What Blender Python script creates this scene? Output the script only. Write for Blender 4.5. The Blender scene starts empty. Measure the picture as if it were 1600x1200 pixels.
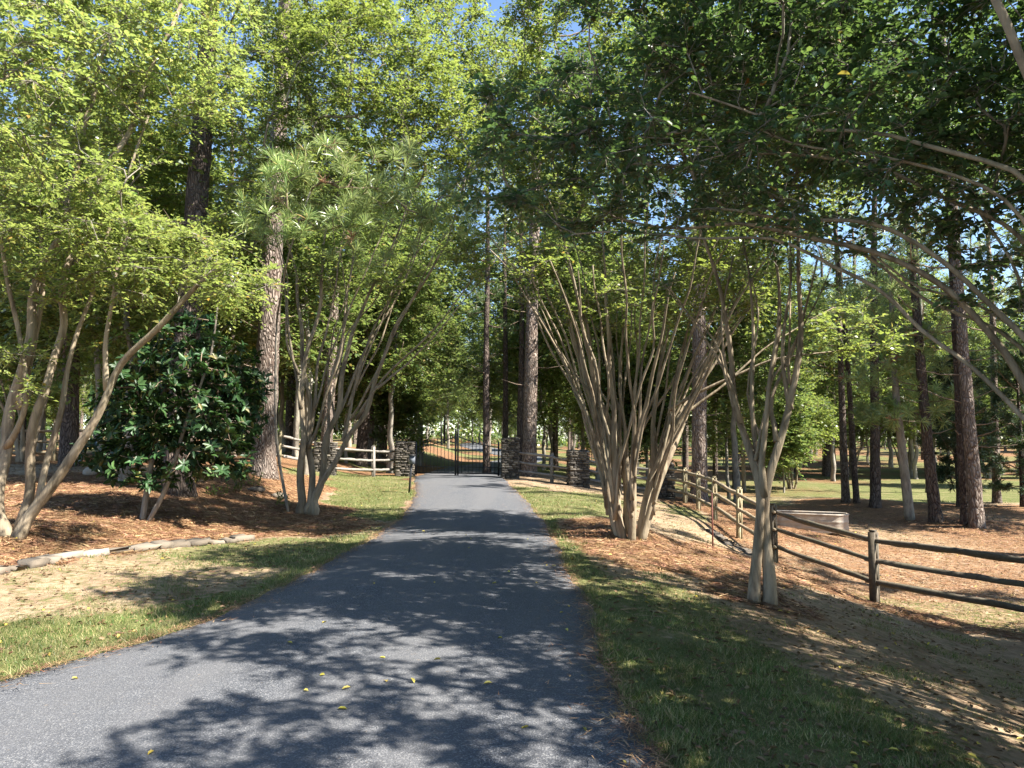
import bpy, math
import numpy as np
from mathutils import Vector, Matrix, Quaternion

# ------------------------------------------------------------------ camera
F, U0, V0, EYE = 1150.0, 800.0, 600.0, 1.7
PITCH = math.atan(88.0 / F)
scene = bpy.context.scene
col = scene.collection
cam_d = bpy.data.cameras.new('camera')
cam = bpy.data.objects.new('camera', cam_d)
col.objects.link(cam)
cam.location = (0, 0, EYE)
cam.rotation_euler = (math.pi / 2 + PITCH, 0, 0)
cam_d.sensor_width = 36.0
cam_d.lens = 36.0 * F / 1600.0
cam_d.clip_start = 0.05
cam_d.clip_end = 1500
scene.camera = cam

# ------------------------------------------------------------------ light
SUN_EL, SUN_AZ = math.radians(49), math.radians(112)   # azimuth clockwise from +Y
world = bpy.data.worlds.new('World')
scene.world = world
world.use_nodes = True
wn = world.node_tree
sky = wn.nodes.new('ShaderNodeTexSky')
sky.sky_type = 'NISHITA'
sky.sun_disc = False
sky.sun_elevation = SUN_EL
sky.sun_rotation = SUN_AZ
sky.ozone_density = 3.5
sky.dust_density = 0.4
bg = wn.nodes['Background']
wn.links.new(sky.outputs[0], bg.inputs[0])
bg.inputs[1].default_value = 0.078
sd = bpy.data.lights.new('sun', 'SUN')
sd.energy = 5.0
sd.angle = math.radians(0.53)
sd.color = (1.0, 0.95, 0.86)
so = bpy.data.objects.new('sun', sd)
col.objects.link(so)
to_sun = Vector((math.sin(SUN_AZ) * math.cos(SUN_EL), math.cos(SUN_AZ) * math.cos(SUN_EL), math.sin(SUN_EL)))
so.rotation_euler = to_sun.to_track_quat('Z', 'Y').to_euler()
so.location = (20, -10, 30)
scene.view_settings.view_transform = 'Standard'
scene.view_settings.look = 'None'
scene.view_settings.exposure = 2.05
scene.view_settings.gamma = 1.0
scene.view_settings.use_curve_mapping = False
scene.render.engine = 'CYCLES'
cy = scene.cycles
cy.max_bounces = 6
cy.diffuse_bounces = 4
cy.glossy_bounces = 2
cy.transmission_bounces = 4
cy.transparent_max_bounces = 4
cy.use_denoising = True
cy.caustics_reflective = False
cy.caustics_refractive = False

# ------------------------------------------------------------------ projection helpers
CP, SP = math.cos(PITCH), math.sin(PITCH)
def ray(u, v):
    yi = (V0 - v) / F
    k = CP - yi * SP
    return ((u - U0) / F) / k, (SP + yi * CP) / k
def W(u, v, D):
    a, b = ray(u, v)
    return np.array([a * D, D, EYE + b * D])

def S(t, a=0.0, b=1.0):
    t = np.clip((np.asarray(t, float) - a) / (b - a), 0, 1)
    return t * t * (3 - 2 * t)

# ------------------------------------------------------------------ terrain
def zroad(y):
    return 0.27 * S(y, 12, 30) + 0.75 * S(y, 45, 110) + 1.5 * S(y, 120, 260)
def edge_pt(u, v):
    a, b = ray(u, v)
    D = 10.0
    for _ in range(60):
        D = 0.5 * D + 0.5 * (zroad(D) - EYE) / b
    return a * D, D
LP = [edge_pt(*p) for p in [(0, 1066), (131, 1031), (262, 996), (363, 957), (437, 922), (525, 874), (590, 838), (634, 806), (650, 775), (649, 746)]]
RP = [edge_pt(*p) for p in [(1000, 1151), (955, 1077), (930, 997), (913, 934), (885, 895), (867, 850), (850, 818), (818, 780), (785, 748)]]
CEN = [(36, -2.0), (43, -1.0), (52, 0.7), (62, 0.7), (75, -1.8), (95, -5.0), (130, -7.5), (200, -6)]
Ly = np.array([-40, 0.0, 2.5, 4.0] + [p[1] for p in LP] + [c[0] for c in CEN])
Lx = np.array([-9, -6.5, -5.0, -4.1] + [p[0] for p in LP] + [c[1] - 1.6 for c in CEN])
Ry = np.array([-40, 0.0, 2.5] + [p[1] for p in RP] + [c[0] for c in CEN])
Rx = np.array([1.6, 1.0, 0.8] + [p[0] for p in RP] + [c[1] + 1.6 for c in CEN])
_yy = np.arange(-40, 200, 0.25)
def smooth_edge(ys, xs):
    o = np.argsort(ys)
    a = np.interp(_yy, ys[o], xs[o])
    for _ in range(2):
        k = np.ones(5) / 5
        a = np.convolve(np.pad(a, 2, mode='edge'), k, 'valid')
    return a
_L, _R = smooth_edge(Ly, Lx), smooth_edge(Ry, Rx)
def Ledge(y): return np.interp(y, _yy, _L)
def Redge(y): return np.interp(y, _yy, _R)

MOUNDS = []
def T(x, y, road_cut=False):
    x = np.asarray(x, float); y = np.asarray(y, float)
    dR = x - Redge(y); dL = Ledge(y) - x
    z = zroad(y)
    k = 1.15 * (1 - 0.42 * S(y, 13.5, 21) * (1 - S(x, 6.5, 10.5)))
    z = z - k * S(dR, 0.25, 6.8)
    z = z + S(dL, 1.9, 6.0) * (0.36 + 0.42 * S(y, 10, 21))
    z = z + 0.5 * S(dR, 20, 60) * S(y, 60, 110)
    off = S(np.maximum(dR, dL), 0.3, 1.5)
    z = z + off * (0.018 * np.sin(x * 2.1 + np.sin(y * 1.3) * 2) * np.cos(y * 1.7 + x * .6) + 0.05 * np.sin(x * .43 + 1.0) * np.cos(y * .37 + x * .11))
    for mx, my, r, h in MOUNDS:
        z = z + h * np.exp(-((x - mx) ** 2 + (y - my) ** 2) / (r * r))
    if road_cut:
        inside = S(-np.maximum(dR, dL), 0.0, 0.25)
        z = z - inside * (0.05 + 0.02 * S(y, 10, 60))
    return z
def Tz(x, y): return float(T(x, y))
def G(u, v):
    a, b = ray(u, v)
    D = np.linspace(2, 200, 8000)
    h = EYE + b * D - T(a * D, D)
    i = int(np.argmax(h < 0)) if (h < 0).any() else len(D) - 1
    D = D[i]
    return a * D, D
for (u, v, r, h) in [(985, 838, .85, .20), (1190, 942, .6, .08), (478, 802, 1.0, .18), (20, 838, .8, .1),
                     (1330, 785, 1.4, .15), (1368, 792, 1.0, .12), (1422, 810, .9, .1), (1463, 815, 1.0, .15),
                     (1525, 824, 1.2, .18), (410, 742, 1.2, .12), (1092, 782, .9, .1)]:
    x, y = G(u, v)
    MOUNDS.append((x, y, r, h))

# ------------------------------------------------------------------ mesh builder
class Geo:
    def __init__(self):
        self.v = []; self.q = []; self.t = []; self.n = 0
    def add(self, v, quads=None, tris=None):
        v = np.asarray(v, dtype=np.float32).reshape(-1, 3)
        if quads is not None and len(quads): self.q.append(np.asarray(quads, dtype=np.int64).reshape(-1, 4) + self.n)
        if tris is not None and len(tris): self.t.append(np.asarray(tris, dtype=np.int64).reshape(-1, 3) + self.n)
        self.v.append(v); self.n += len(v)
    def mesh(self, name, origin=(0, 0, 0), smooth=False):
        v = np.concatenate(self.v) - np.asarray(origin, dtype=np.float32)
        q = np.concatenate(self.q) if self.q else np.zeros((0, 4), np.int64)
        t = np.concatenate(self.t) if self.t else np.zeros((0, 3), np.int64)
        me = bpy.data.meshes.new(name)
        me.vertices.add(len(v)); me.vertices.foreach_set('co', v.ravel())
        nl = q.size + t.size
        me.loops.add(nl)
        me.loops.foreach_set('vertex_index', np.concatenate([q.ravel(), t.ravel()]).astype(np.int32))
        me.polygons.add(len(q) + len(t))
        ls = np.concatenate([np.arange(len(q)) * 4, q.size + np.arange(len(t)) * 3]).astype(np.int32)
        me.polygons.foreach_set('loop_start', ls)
        if smooth: me.polygons.foreach_set('use_smooth', np.ones(len(ls), bool))
        me.update(calc_edges=True)
        return me

def norm(a):
    return a / np.maximum(np.linalg.norm(a, axis=-1, keepdims=True), 1e-9)

def tube(g, pts, rad, sides=6, cap=True, rng=None, rough=0.0, flute=0.0):
    pts = np.asarray(pts, float); n = len(pts)
    if n < 2: return
    rad = np.asarray(rad, float) * np.ones(n)
    d = np.gradient(pts, axis=0); d = norm(d)
    ref = np.array([0.0, 1.0, 0.0]) if abs(d[:, 1].mean()) < 0.8 else np.array([1.0, 0, 0])
    a = norm(np.cross(d, ref)); b = np.cross(d, a)
    th = np.arange(sides) * 2 * math.pi / sides
    rr = rad[:, None] * np.ones(sides)
    if rough and rng is not None:
        rr = rr * (1 + rng.normal(0, rough, rr.shape))
    if flute and rng is not None:
        ph = rng.uniform(0, 6.28, 4); tt = np.arange(n)[:, None] * .06
        rr = rr * (1 + flute * np.sin(3 * th + ph[0] + tt * 1.3) + flute * .6 * np.sin(5 * th + ph[1] - tt * 2 + np.sin(tt * 3)) + flute * .5 * np.sin(np.arange(n)[:, None] * .5 + 2 * th + ph[2]))
    ring = pts[:, None, :] + rr[..., None] * (np.cos(th)[None, :, None] * a[:, None, :] + np.sin(th)[None, :, None] * b[:, None, :])
    v = ring.reshape(-1, 3)
    i = np.arange(n - 1)[:, None] * sides; j = np.arange(sides)[None, :]; j2 = (j + 1) % sides
    q = np.stack([i + j, i + j2, i + sides + j2, i + sides + j], -1).reshape(-1, 4)
    tr = []
    if cap:
        v = np.vstack([v, pts[-1:] + d[-1:] * rad[-1] * 0.4, pts[:1]])
        m = (n - 1) * sides; c = n * sides
        tr = [(m + k, m + (k + 1) % sides, c) for k in range(sides)] + [((k + 1) % sides, k, c + 1) for k in range(sides)]
    g.add(v, q, tr)

def box(g, c, s, rz=0.0, M=None):
    h = np.array(s) / 2
    v = np.array([[x, y, z] for x in (-1, 1) for y in (-1, 1) for z in (-1, 1)], float) * h
    if rz:
        cz, sz = math.cos(rz), math.sin(rz)
        v = v @ np.array([[cz, sz, 0], [-sz, cz, 0], [0, 0, 1]])
    v = v + np.array(c)
    g.add(v, [(0, 1, 3, 2), (4, 6, 7, 5), (0, 4, 5, 1), (2, 3, 7, 6), (0, 2, 6, 4), (1, 5, 7, 3)])

def fit(pts, n):
    """smooth resample of a polyline"""
    pts = np.asarray(pts, float)
    s = np.concatenate([[0], np.cumsum(np.linalg.norm(np.diff(pts, axis=0), axis=1))])
    t = np.linspace(0, s[-1], n)
    o = np.stack([np.interp(t, s, pts[:, k]) for k in range(3)], 1)
    for _ in range(max(1, n // 12)):
        o[1:-1] = (o[:-2] + 2 * o[1:-1] + o[2:]) / 4
    return o

# ------------------------------------------------------------------ things
def empty(name, label, cat, loc, group=None):
    o = bpy.data.objects.new(name, None); col.objects.link(o)
    o.location = loc; o.empty_display_size = 0.3
    o['label'] = label; o['category'] = cat
    if group: o['group'] = group
    return o
def part(name, g, mat, parent=None, smooth=False, kind=None, label=None):
    org = tuple(parent.location) if parent is not None else (0, 0, 0)
    if parent is not None and parent.parent is not None:
        org = tuple(np.array(org) + np.array(parent.parent.location))
    me = g if isinstance(g, bpy.types.Mesh) else g.mesh(name, org, smooth)
    if mat is not None and not me.materials: me.materials.append(mat)
    o = bpy.data.objects.new(name, me); col.objects.link(o)
    o.parent = parent
    if kind: o['kind'] = kind
    if label: o['label'] = label
    return o
def copy_thing(root, loc, rz, sc, label, group, with_parts=True):
    r = root.copy(); col.objects.link(r)
    r.location = loc; r.rotation_euler = (0, 0, rz); r.scale = sc if hasattr(sc, '__len__') else (sc, sc, sc)
    r['label'] = label
    if group: r['group'] = group
    for ch in KIDS[root.name]:
        c = ch.copy(); col.objects.link(c); c.parent = r
    return r
KIDS = {}

# ------------------------------------------------------------------ materials
def new_mat(name):
    m = bpy.data.materials.new(name); m.use_nodes = True
    nt = m.node_tree
    return m, nt, nt.nodes['Principled BSDF'], nt.nodes['Material Output']
def nd(nt, t, **k):
    n = nt.nodes.new(t)
    for a, b in k.items(): setattr(n, a, b)
    return n
def ramp(nt, fac, stops):
    r = nd(nt, 'ShaderNodeValToRGB')
    el = r.color_ramp.elements
    while len(el) < len(stops): el.new(0.5)
    for e, (p, c) in zip(el, stops):
        e.position = p; e.color = (*c, 1) if len(c) == 3 else c
    nt.links.new(fac, r.inputs[0])
    return r.outputs[0]
def mixc(nt, fac, a, b, mode='MIX'):
    m = nd(nt, 'ShaderNodeMix', data_type='RGBA', blend_type=mode)
    for sck, val in ((m.inputs[0], fac), (m.inputs[6], a), (m.inputs[7], b)):
        if isinstance(val, (int, float)): sck.default_value = val
        elif isinstance(val, tuple): sck.default_value = (*val, 1)
        else: nt.links.new(val, sck)
    return m.outputs[2]
def noise(nt, scale, detail=4, vec=None, rough=0.55, dist=0.0):
    n = nd(nt, 'ShaderNodeTexNoise')
    n.inputs['Scale'].default_value = scale; n.inputs['Detail'].default_value = detail
    n.inputs['Roughness'].default_value = rough; n.inputs['Distortion'].default_value = dist
    if vec is not None: nt.links.new(vec, n.inputs['Vector'])
    return n.outputs[0]
def coords(nt, scale=(1, 1, 1), kind='Object'):
    tc = nd(nt, 'ShaderNodeTexCoord'); mp = nd(nt, 'ShaderNodeMapping')
    mp.inputs['Scale'].default_value = scale
    nt.links.new(tc.outputs[kind], mp.inputs[0])
    return mp.outputs[0]
def world_pos(nt):
    return nd(nt, 'ShaderNodeNewGeometry').outputs['Position']
def bump(nt, bsdf, h, strength, dist=0.01):
    b = nd(nt, 'ShaderNodeBump'); b.inputs['Strength'].default_value = strength; b.inputs['Distance'].default_value = dist
    nt.links.new(h, b.inputs['Height']); nt.links.new(b.outputs[0], bsdf.inputs['Normal'])

def leaf_mat(name, stops, trans=(0.25, 0.38, 0.05), tfac=0.35, rough=0.45, spec=0.5, patch=0.5, hue=True):
    m, nt, b, out = new_mat(name)
    geo = nd(nt, 'ShaderNodeNewGeometry')
    c = ramp(nt, geo.outputs['Random Per Island'], stops)
    n = noise(nt, patch, 2, geo.outputs['Position'])
    r = nd(nt, 'ShaderNodeMapRange'); nt.links.new(n, r.inputs[0])
    r.inputs[1].default_value = .3; r.inputs[2].default_value = .7; r.inputs[3].default_value = .55; r.inputs[4].default_value = 1.5
    hsv = nd(nt, 'ShaderNodeHueSaturation'); nt.links.new(c, hsv.inputs['Color']); nt.links.new(r.outputs[0], hsv.inputs['Value'])
    n2 = noise(nt, patch * 3.1, 2, geo.outputs['Position']); r2 = nd(nt, 'ShaderNodeMapRange'); nt.links.new(n2, r2.inputs[0])
    r2.inputs[1].default_value = .3; r2.inputs[2].default_value = .7; r2.inputs[3].default_value = .525 if hue else .5; r2.inputs[4].default_value = .475 if hue else .5
    nt.links.new(r2.outputs[0], hsv.inputs['Hue'])
    nt.links.new(hsv.outputs[0], b.inputs['Base Color'])
    b.inputs['Roughness'].default_value = rough
    b.inputs['Specular IOR Level'].default_value = spec
    tr = nd(nt, 'ShaderNodeBsdfTranslucent')
    tc = mixc(nt, 0.55, hsv.outputs[0], trans)
    nt.links.new(tc, tr.inputs[0])
    mx = nd(nt, 'ShaderNodeMixShader'); mx.inputs[0].default_value = tfac
    nt.links.new(b.outputs[0], mx.inputs[1]); nt.links.new(tr.outputs[0], mx.inputs[2])
    nt.links.new(mx.outputs[0], out.inputs[0])
    return m
M = {}
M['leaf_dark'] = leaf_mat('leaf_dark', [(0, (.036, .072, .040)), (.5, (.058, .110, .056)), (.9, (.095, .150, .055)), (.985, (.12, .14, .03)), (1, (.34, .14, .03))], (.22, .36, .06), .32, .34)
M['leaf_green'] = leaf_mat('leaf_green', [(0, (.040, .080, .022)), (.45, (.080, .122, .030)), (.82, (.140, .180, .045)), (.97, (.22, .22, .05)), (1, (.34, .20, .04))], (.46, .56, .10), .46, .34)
M['leaf_yellow'] = leaf_mat('leaf_yellow', [(0, (.070, .115, .030)), (.4, (.135, .190, .050)), (.8, (.21, .255, .075)), (.96, (.31, .27, .07)), (1, (.42, .26, .05))], (.55, .66, .15), .46, .34)
M['leaf_oak'] = leaf_mat('leaf_oak', [(0, (.045, .085, .030)), (.5, (.095, .145, .045)), (.9, (.16, .205, .065)), (1, (.26, .19, .05))], (.38, .49, .10), .43, .36)
M['leaf_magnolia'] = leaf_mat('leaf_magnolia', [(0, (.016, .038, .014)), (.6, (.026, .060, .020)), (.92, (.05, .10, .03)), (1, (.14, .11, .03))], (.10, .20, .03), .12, .42, .28)
M['needles'] = leaf_mat('needles', [(0, (.12, .18, .055)), (.6, (.22, .29, .10)), (.93, (.32, .36, .15)), (1, (.42, .29, .12))], (.50, .62, .20), .42, .32, .6)
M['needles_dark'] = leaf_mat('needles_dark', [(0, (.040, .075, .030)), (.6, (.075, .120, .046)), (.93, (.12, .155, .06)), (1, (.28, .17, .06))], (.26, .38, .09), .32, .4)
M['cedar'] = leaf_mat('cedar', [(0, (.028, .052, .026)), (1, (.060, .095, .040))], (.14, .22, .06), .25, .5)
M['grass_blade'] = leaf_mat('grass_blade', [(0, (.045, .090, .020)), (.48, (.085, .130, .030)), (.62, (.19, .18, .07)), (1, (.40, .32, .17))], (.30, .36, .08), .30, .5, .3, 1.2)
M['straw'] = leaf_mat('straw', [(0, (.09, .045, .026)), (.5, (.23, .125, .065)), (1, (.40, .265, .145))], (.3, .15, .06), .12, .6, .3, 1.5)
M['litter'] = leaf_mat('litter', [(0, (.07, .04, .022)), (.6, (.15, .09, .048)), (.93, (.22, .15, .07)), (1, (.55, .42, .06))], (.3, .2, .05), .15, .6, .3)
M['yellow_leaf'] = leaf_mat('yellow_leaf', [(0, (.45, .36, .05)), (1, (.50, .42, .10))], (.5, .4, .05), .2, .5)

def bark_mat(name, dark, light, zs=0.35, sc=9, st=0.5, plates=False, lichen=None, dist=.02):
    m, nt, b, out = new_mat(name)
    vec = coords(nt, (1, 1, zs))
    if plates:
        v = nd(nt, 'ShaderNodeTexVoronoi', feature='DISTANCE_TO_EDGE'); v.inputs['Scale'].default_value = sc; v.inputs['Randomness'].default_value = 1.0
        wv = nd(nt, 'ShaderNodeVectorMath', operation='ADD')
        nn = nd(nt, 'ShaderNodeTexNoise'); nn.inputs['Scale'].default_value = 5; nt.links.new(vec, nn.inputs['Vector'])
        sc_ = nd(nt, 'ShaderNodeVectorMath', operation='SCALE'); sc_.inputs['Scale'].default_value = .28; nt.links.new(nn.outputs['Color'], sc_.inputs[0])
        nt.links.new(vec, wv.inputs[0]); nt.links.new(sc_.outputs[0], wv.inputs[1]); nt.links.new(wv.outputs[0], v.inputs['Vector'])
        n = noise(nt, 22, 5, vec)
        h = nd(nt, 'ShaderNodeMath', operation='MULTIPLY_ADD'); nt.links.new(n, h.inputs[0]); h.inputs[1].default_value = .75
        mr = nd(nt, 'ShaderNodeMapRange'); nt.links.new(v.outputs[0], mr.inputs[0]); mr.inputs[2].default_value = .30
        nt.links.new(mr.outputs[0], h.inputs[2])
        c = ramp(nt, h.outputs[0], [(.32, tuple(x * .5 for x in dark)), (.55, dark), (1.0, light)])
        hh = h.outputs[0]
    else:
        n = noise(nt, sc, 6, vec, .6, .4)
        c = ramp(nt, n, [(.32, dark), (.62, light)])
        hh = noise(nt, sc * 3, 4, vec)
    big = noise(nt, 1.6, 3, coords(nt, (1, 1, .8)))
    c = mixc(nt, ramp(nt, big, [(.42, (0, 0, 0)), (.66, (.55, .55, .55))]), c, lichen or tuple(x * .6 for x in light))
    nt.links.new(c, b.inputs['Base Color']); b.inputs['Roughness'].default_value = .85
    b.inputs['Specular IOR Level'].default_value = .2
    bump(nt, b, hh, st, dist)
    return m
M['crepe_bark'] = bark_mat('crepe_bark', (.095, .068, .046), (.35, .28, .195), .16, 9, .7, lichen=(.17, .155, .105))
M['grey_bark'] = bark_mat('grey_bark', (.13, .11, .09), (.30, .26, .21), .3, 11, .6, lichen=(.20, .20, .16))
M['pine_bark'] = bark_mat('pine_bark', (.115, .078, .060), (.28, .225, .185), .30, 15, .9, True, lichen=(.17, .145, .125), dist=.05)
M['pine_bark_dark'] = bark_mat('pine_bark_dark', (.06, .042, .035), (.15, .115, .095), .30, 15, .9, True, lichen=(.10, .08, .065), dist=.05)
M['twig'] = bark_mat('twig', (.10, .07, .05), (.24, .18, .13), .5, 12, .3)

def wood_mat(name, dark, light, green=None):
    m, nt, b, out = new_mat(name)
    vec = coords(nt, (9, 9, 9))
    n = noise(nt, 1.0, 6, vec, .65, 1.2)
    c = ramp(nt, n, [(.3, dark), (.7, light)])
    g = noise(nt, 2.2, 3, world_pos(nt))
    c = mixc(nt, ramp(nt, g, [(.45, (0, 0, 0)), (.7, (.5, .5, .5))]), c, green or dark)
    nt.links.new(c, b.inputs['Base Color']); b.inputs['Roughness'].default_value = .8
    bump(nt, b, n, .6, .008)
    return m
M['wood_dark'] = wood_mat('wood_dark', (.050, .038, .027), (.125, .098, .065), (.07, .075, .04))
M['wood_new'] = wood_mat('wood_new', (.19, .15, .08), (.33, .275, .165), (.22, .21, .11))
M['wood_grey'] = wood_mat('wood_grey', (.12, .105, .09), (.28, .25, .22), (.15, .14, .11))
M['wood_brown'] = wood_mat('wood_brown', (.15, .11, .07), (.33, .25, .16), (.2, .19, .11))

def simple(name, c, rough=.5, metal=0, var=.3, sc=8):
    m, nt, b, out = new_mat(name)
    n = noise(nt, sc, 5, world_pos(nt))
    nt.links.new(ramp(nt, n, [(.3, tuple(x * (1 - var) for x in c)), (.7, tuple(min(1, x * (1 + var)) for x in c))]), b.inputs['Base Color'])
    b.inputs['Roughness'].default_value = rough; b.inputs['Metallic'].default_value = metal
    bump(nt, b, n, .15, .005)
    return m
M['black_iron'] = simple('black_iron', (.018, .018, .020), .45)
M['box_grey'] = simple('box_grey', (.11, .12, .14), .4)
M['red_paint'] = simple('red_paint', (.16, .055, .04), .6)
M['pipe_dark'] = simple('pipe_dark', (.02, .02, .02), .6)

def stone_mat(name, stops):
    m, nt, b, out = new_mat(name)
    geo = nd(nt, 'ShaderNodeNewGeometry')
    oi = nd(nt, 'ShaderNodeObjectInfo'); ad = nd(nt, 'ShaderNodeMath', operation='ADD'); fr_ = nd(nt, 'ShaderNodeMath', operation='FRACT')
    nt.links.new(geo.outputs['Random Per Island'], ad.inputs[0]); nt.links.new(oi.outputs['Random'], ad.inputs[1]); nt.links.new(ad.outputs[0], fr_.inputs[0])
    c = ramp(nt, fr_.outputs[0], stops)
    n = noise(nt, 16, 6, geo.outputs['Position'])
    c2 = mixc(nt, n, c, (.5, .5, .5), 'OVERLAY')
    nt.links.new(c2, b.inputs['Base Color']); b.inputs['Roughness'].default_value = .9
    bump(nt, b, n, .7, .015)
    return m
M['pillar_stone'] = stone_mat('pillar_stone', [(0, (.030, .026, .022)), (.4, (.062, .053, .043)), (.8, (.11, .092, .072)), (1, (.20, .175, .14))])
M['edge_stone'] = stone_mat('edge_stone', [(0, (.11, .088, .065)), (.5, (.20, .165, .125)), (1, (.29, .25, .20))])
M['edge_stone_dark'] = stone_mat('edge_stone_dark', [(0, (.05, .042, .034)), (1, (.13, .105, .08))])
M['mortar'] = simple('mortar', (.06, .05, .04), .9)

def asphalt():
    m, nt, b, out = new_mat('asphalt')
    P = world_pos(nt)
    v = nd(nt, 'ShaderNodeTexVoronoi'); v.inputs['Scale'].default_value = 130; nt.links.new(P, v.inputs['Vector'])
    vr = nd(nt, 'ShaderNodeSeparateColor'); nt.links.new(v.outputs['Color'], vr.inputs[0])
    c = ramp(nt, vr.outputs[0], [(0, (.026, .029, .036)), (.5, (.062, .067, .079)), (.85, (.125, .128, .138)), (1, (.27, .265, .26))])
    big = noise(nt, .55, 4, P)
    c = mixc(nt, ramp(nt, big, [(.35, (0, 0, 0)), (.7, (.5, .5, .5))]), c, (.098, .098, .102))
    fine = noise(nt, 7, 5, P)
    c = mixc(nt, ramp(nt, fine, [(.40, (.22, .22, .22)), (.62, (0, 0, 0))]), c, (.05, .05, .055))
    mp = nd(nt, 'ShaderNodeMapping'); mp.inputs['Scale'].default_value = (1.6, .12, 1); nt.links.new(P, mp.inputs[0])
    c = mixc(nt, ramp(nt, noise(nt, 1.0, 3, mp.outputs[0]), [(.40, (0, 0, 0)), (.60, (.45, .45, .45))]), c, (.108, .106, .108))
    # pine straw dust and fine debris
    sp = noise(nt, 26, 2, P)
    c = mixc(nt, ramp(nt, sp, [(.70, (0, 0, 0)), (.76, (.5, .5, .5))]), c, (.20, .15, .10))
    nt.links.new(c, b.inputs['Base Color']); b.inputs['Roughness'].default_value = .82
    b.inputs['Specular IOR Level'].default_value = .35
    bump(nt, b, v.outputs['Distance'], .7, .006)
    return m
M['asphalt'] = asphalt()

def ground_mat():
    m, nt, b, out = new_mat('ground')
    P = world_pos(nt)
    at = nd(nt, 'ShaderNodeAttribute', attribute_name='zone'); sep = nd(nt, 'ShaderNodeSeparateColor')
    nt.links.new(at.outputs['Color'], sep.inputs[0])
    n1 = noise(nt, 1.3, 6, P, .6); n2 = noise(nt, 9, 6, P, .65); n3 = noise(nt, 60, 4, P, .7)
    dirt = mixc(nt, ramp(nt, n1, [(.35, (0, 0, 0)), (.65, (1, 1, 1))]), (.225, .150, .095), (.34, .255, .165))
    dirt = mixc(nt, ramp(nt, n2, [(.42, (0, 0, 0)), (.68, (.8, .8, .8))]), dirt, (.14, .098, .062))
    # pine straw, streaked
    st = nd(nt, 'ShaderNodeTexNoise'); st.inputs['Scale'].default_value = 1; st.inputs['Detail'].default_value = 3
    mp = nd(nt, 'ShaderNodeMapping'); mp.inputs['Scale'].default_value = (60, 11, 20); mp.inputs['Rotation'].default_value = (0, 0, .6)
    wob = nd(nt, 'ShaderNodeVectorMath', operation='ADD'); wn_ = nd(nt, 'ShaderNodeTexNoise'); wn_.inputs['Scale'].default_value = 2.5; nt.links.new(P, wn_.inputs['Vector'])
    nt.links.new(P, wob.inputs[0]); nt.links.new(wn_.outputs['Color'], wob.inputs[1]); nt.links.new(wob.outputs[0], mp.inputs[0]); nt.links.new(mp.outputs[0], st.inputs['Vector'])
    straw = ramp(nt, st.outputs[0], [(.30, (.080, .036, .020)), (.5, (.205, .105, .052)), (.68, (.33, .215, .115))])
    straw = mixc(nt, ramp(nt, n2, [(.40, (.6, .6, .6)), (.60, (0, 0, 0))]), straw, (.10, .055, .032))
    grass = ramp(nt, n3, [(.3, (.050, .062, .022)), (.55, (.115, .125, .042)), (.75, (.21, .185, .085))])
    grass = mixc(nt, ramp(nt, n1, [(.45, (0, 0, 0)), (.7, (.75, .75, .75))]), grass, (.20, .165, .085))
    def mask(ch, k):
        a = nd(nt, 'ShaderNodeMath', operation='MULTIPLY_ADD'); nt.links.new(n2, a.inputs[0]); a.inputs[1].default_value = k
        nt.links.new(ch, a.inputs[2])
        mr = nd(nt, 'ShaderNodeMapRange'); nt.links.new(a.outputs[0], mr.inputs[0])
        mr.inputs[1].default_value = .38 + k * .5; mr.inputs[2].default_value = .62 + k * .5
        return mr.outputs[0]
    c = mixc(nt, mask(sep.outputs[1], 1.1), dirt, straw)
    c = mixc(nt, mask(sep.outputs[0], 1.3), c, grass)
    nt.links.new(c, b.inputs['Base Color']); b.inputs['Roughness'].default_value = .95
    b.inputs['Specular IOR Level'].default_value = .1
    hs = nd(nt, 'ShaderNodeMath', operation='ADD'); nt.links.new(n2, hs.inputs[0]); nt.links.new(st.outputs[0], hs.inputs[1])
    bump(nt, b, hs.outputs[0], .9, .03)
    return m
M['ground'] = ground_mat()

# ------------------------------------------------------------------ zones
def poly_world(px):
    return np.array([G(u, v) for u, v in px])
def inside(poly, x, y):
    r = np.zeros(x.shape, bool); n = len(poly); j = n - 1
    for i in range(n):
        xi, yi = poly[i]; xj, yj = poly[j]
        if yi != yj:
            c = ((yi > y) != (yj > y)) & (x < (xj - xi) * (y - yi) / (yj - yi) + xi)
            r ^= c
        j = i
    return r
def wobble(x, y):
    return (0.22 * np.sin(x * 2.3 + 1.7 * np.sin(y * 1.1)) + 0.12 * np.sin(y * 5.1 + x * 3.3) + .06 * np.sin(x * 11 + y * 9),
            0.30 * np.sin(y * 1.9 + 1.3 * np.sin(x * 1.7)) + 0.14 * np.sin(x * 4.7 - y * 3.1) + .06 * np.sin(y * 13 - x * 8))
Z_STRAW_L = poly_world([(-900, 1010), (-300, 930), (0, 891), (70, 878), (122, 867), (219, 858), (306, 850), (400, 842), (500, 838), (575, 828), (560, 808), (520, 795), (500, 770), (505, 752), (440, 748), (300, 742), (0, 742), (-900, 745)])
Z_GRASS_L = [poly_world([(-500, 1150), (-200, 1010), (0, 975), (200, 955), (390, 925), (500, 880), (575, 845), (620, 822), (648, 800), (636, 812), (560, 862), (440, 925), (340, 975), (240, 1010), (100, 1050), (0, 1078), (-200, 1150)]),
             poly_world([(505, 800), (520, 770), (500, 745), (430, 735), (530, 732), (640, 745), (650, 775), (640, 800), (600, 815)]),
             poly_world([(230, 870), (330, 850), (450, 842), (600, 825), (560, 855), (470, 880), (380, 885)])]
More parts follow.
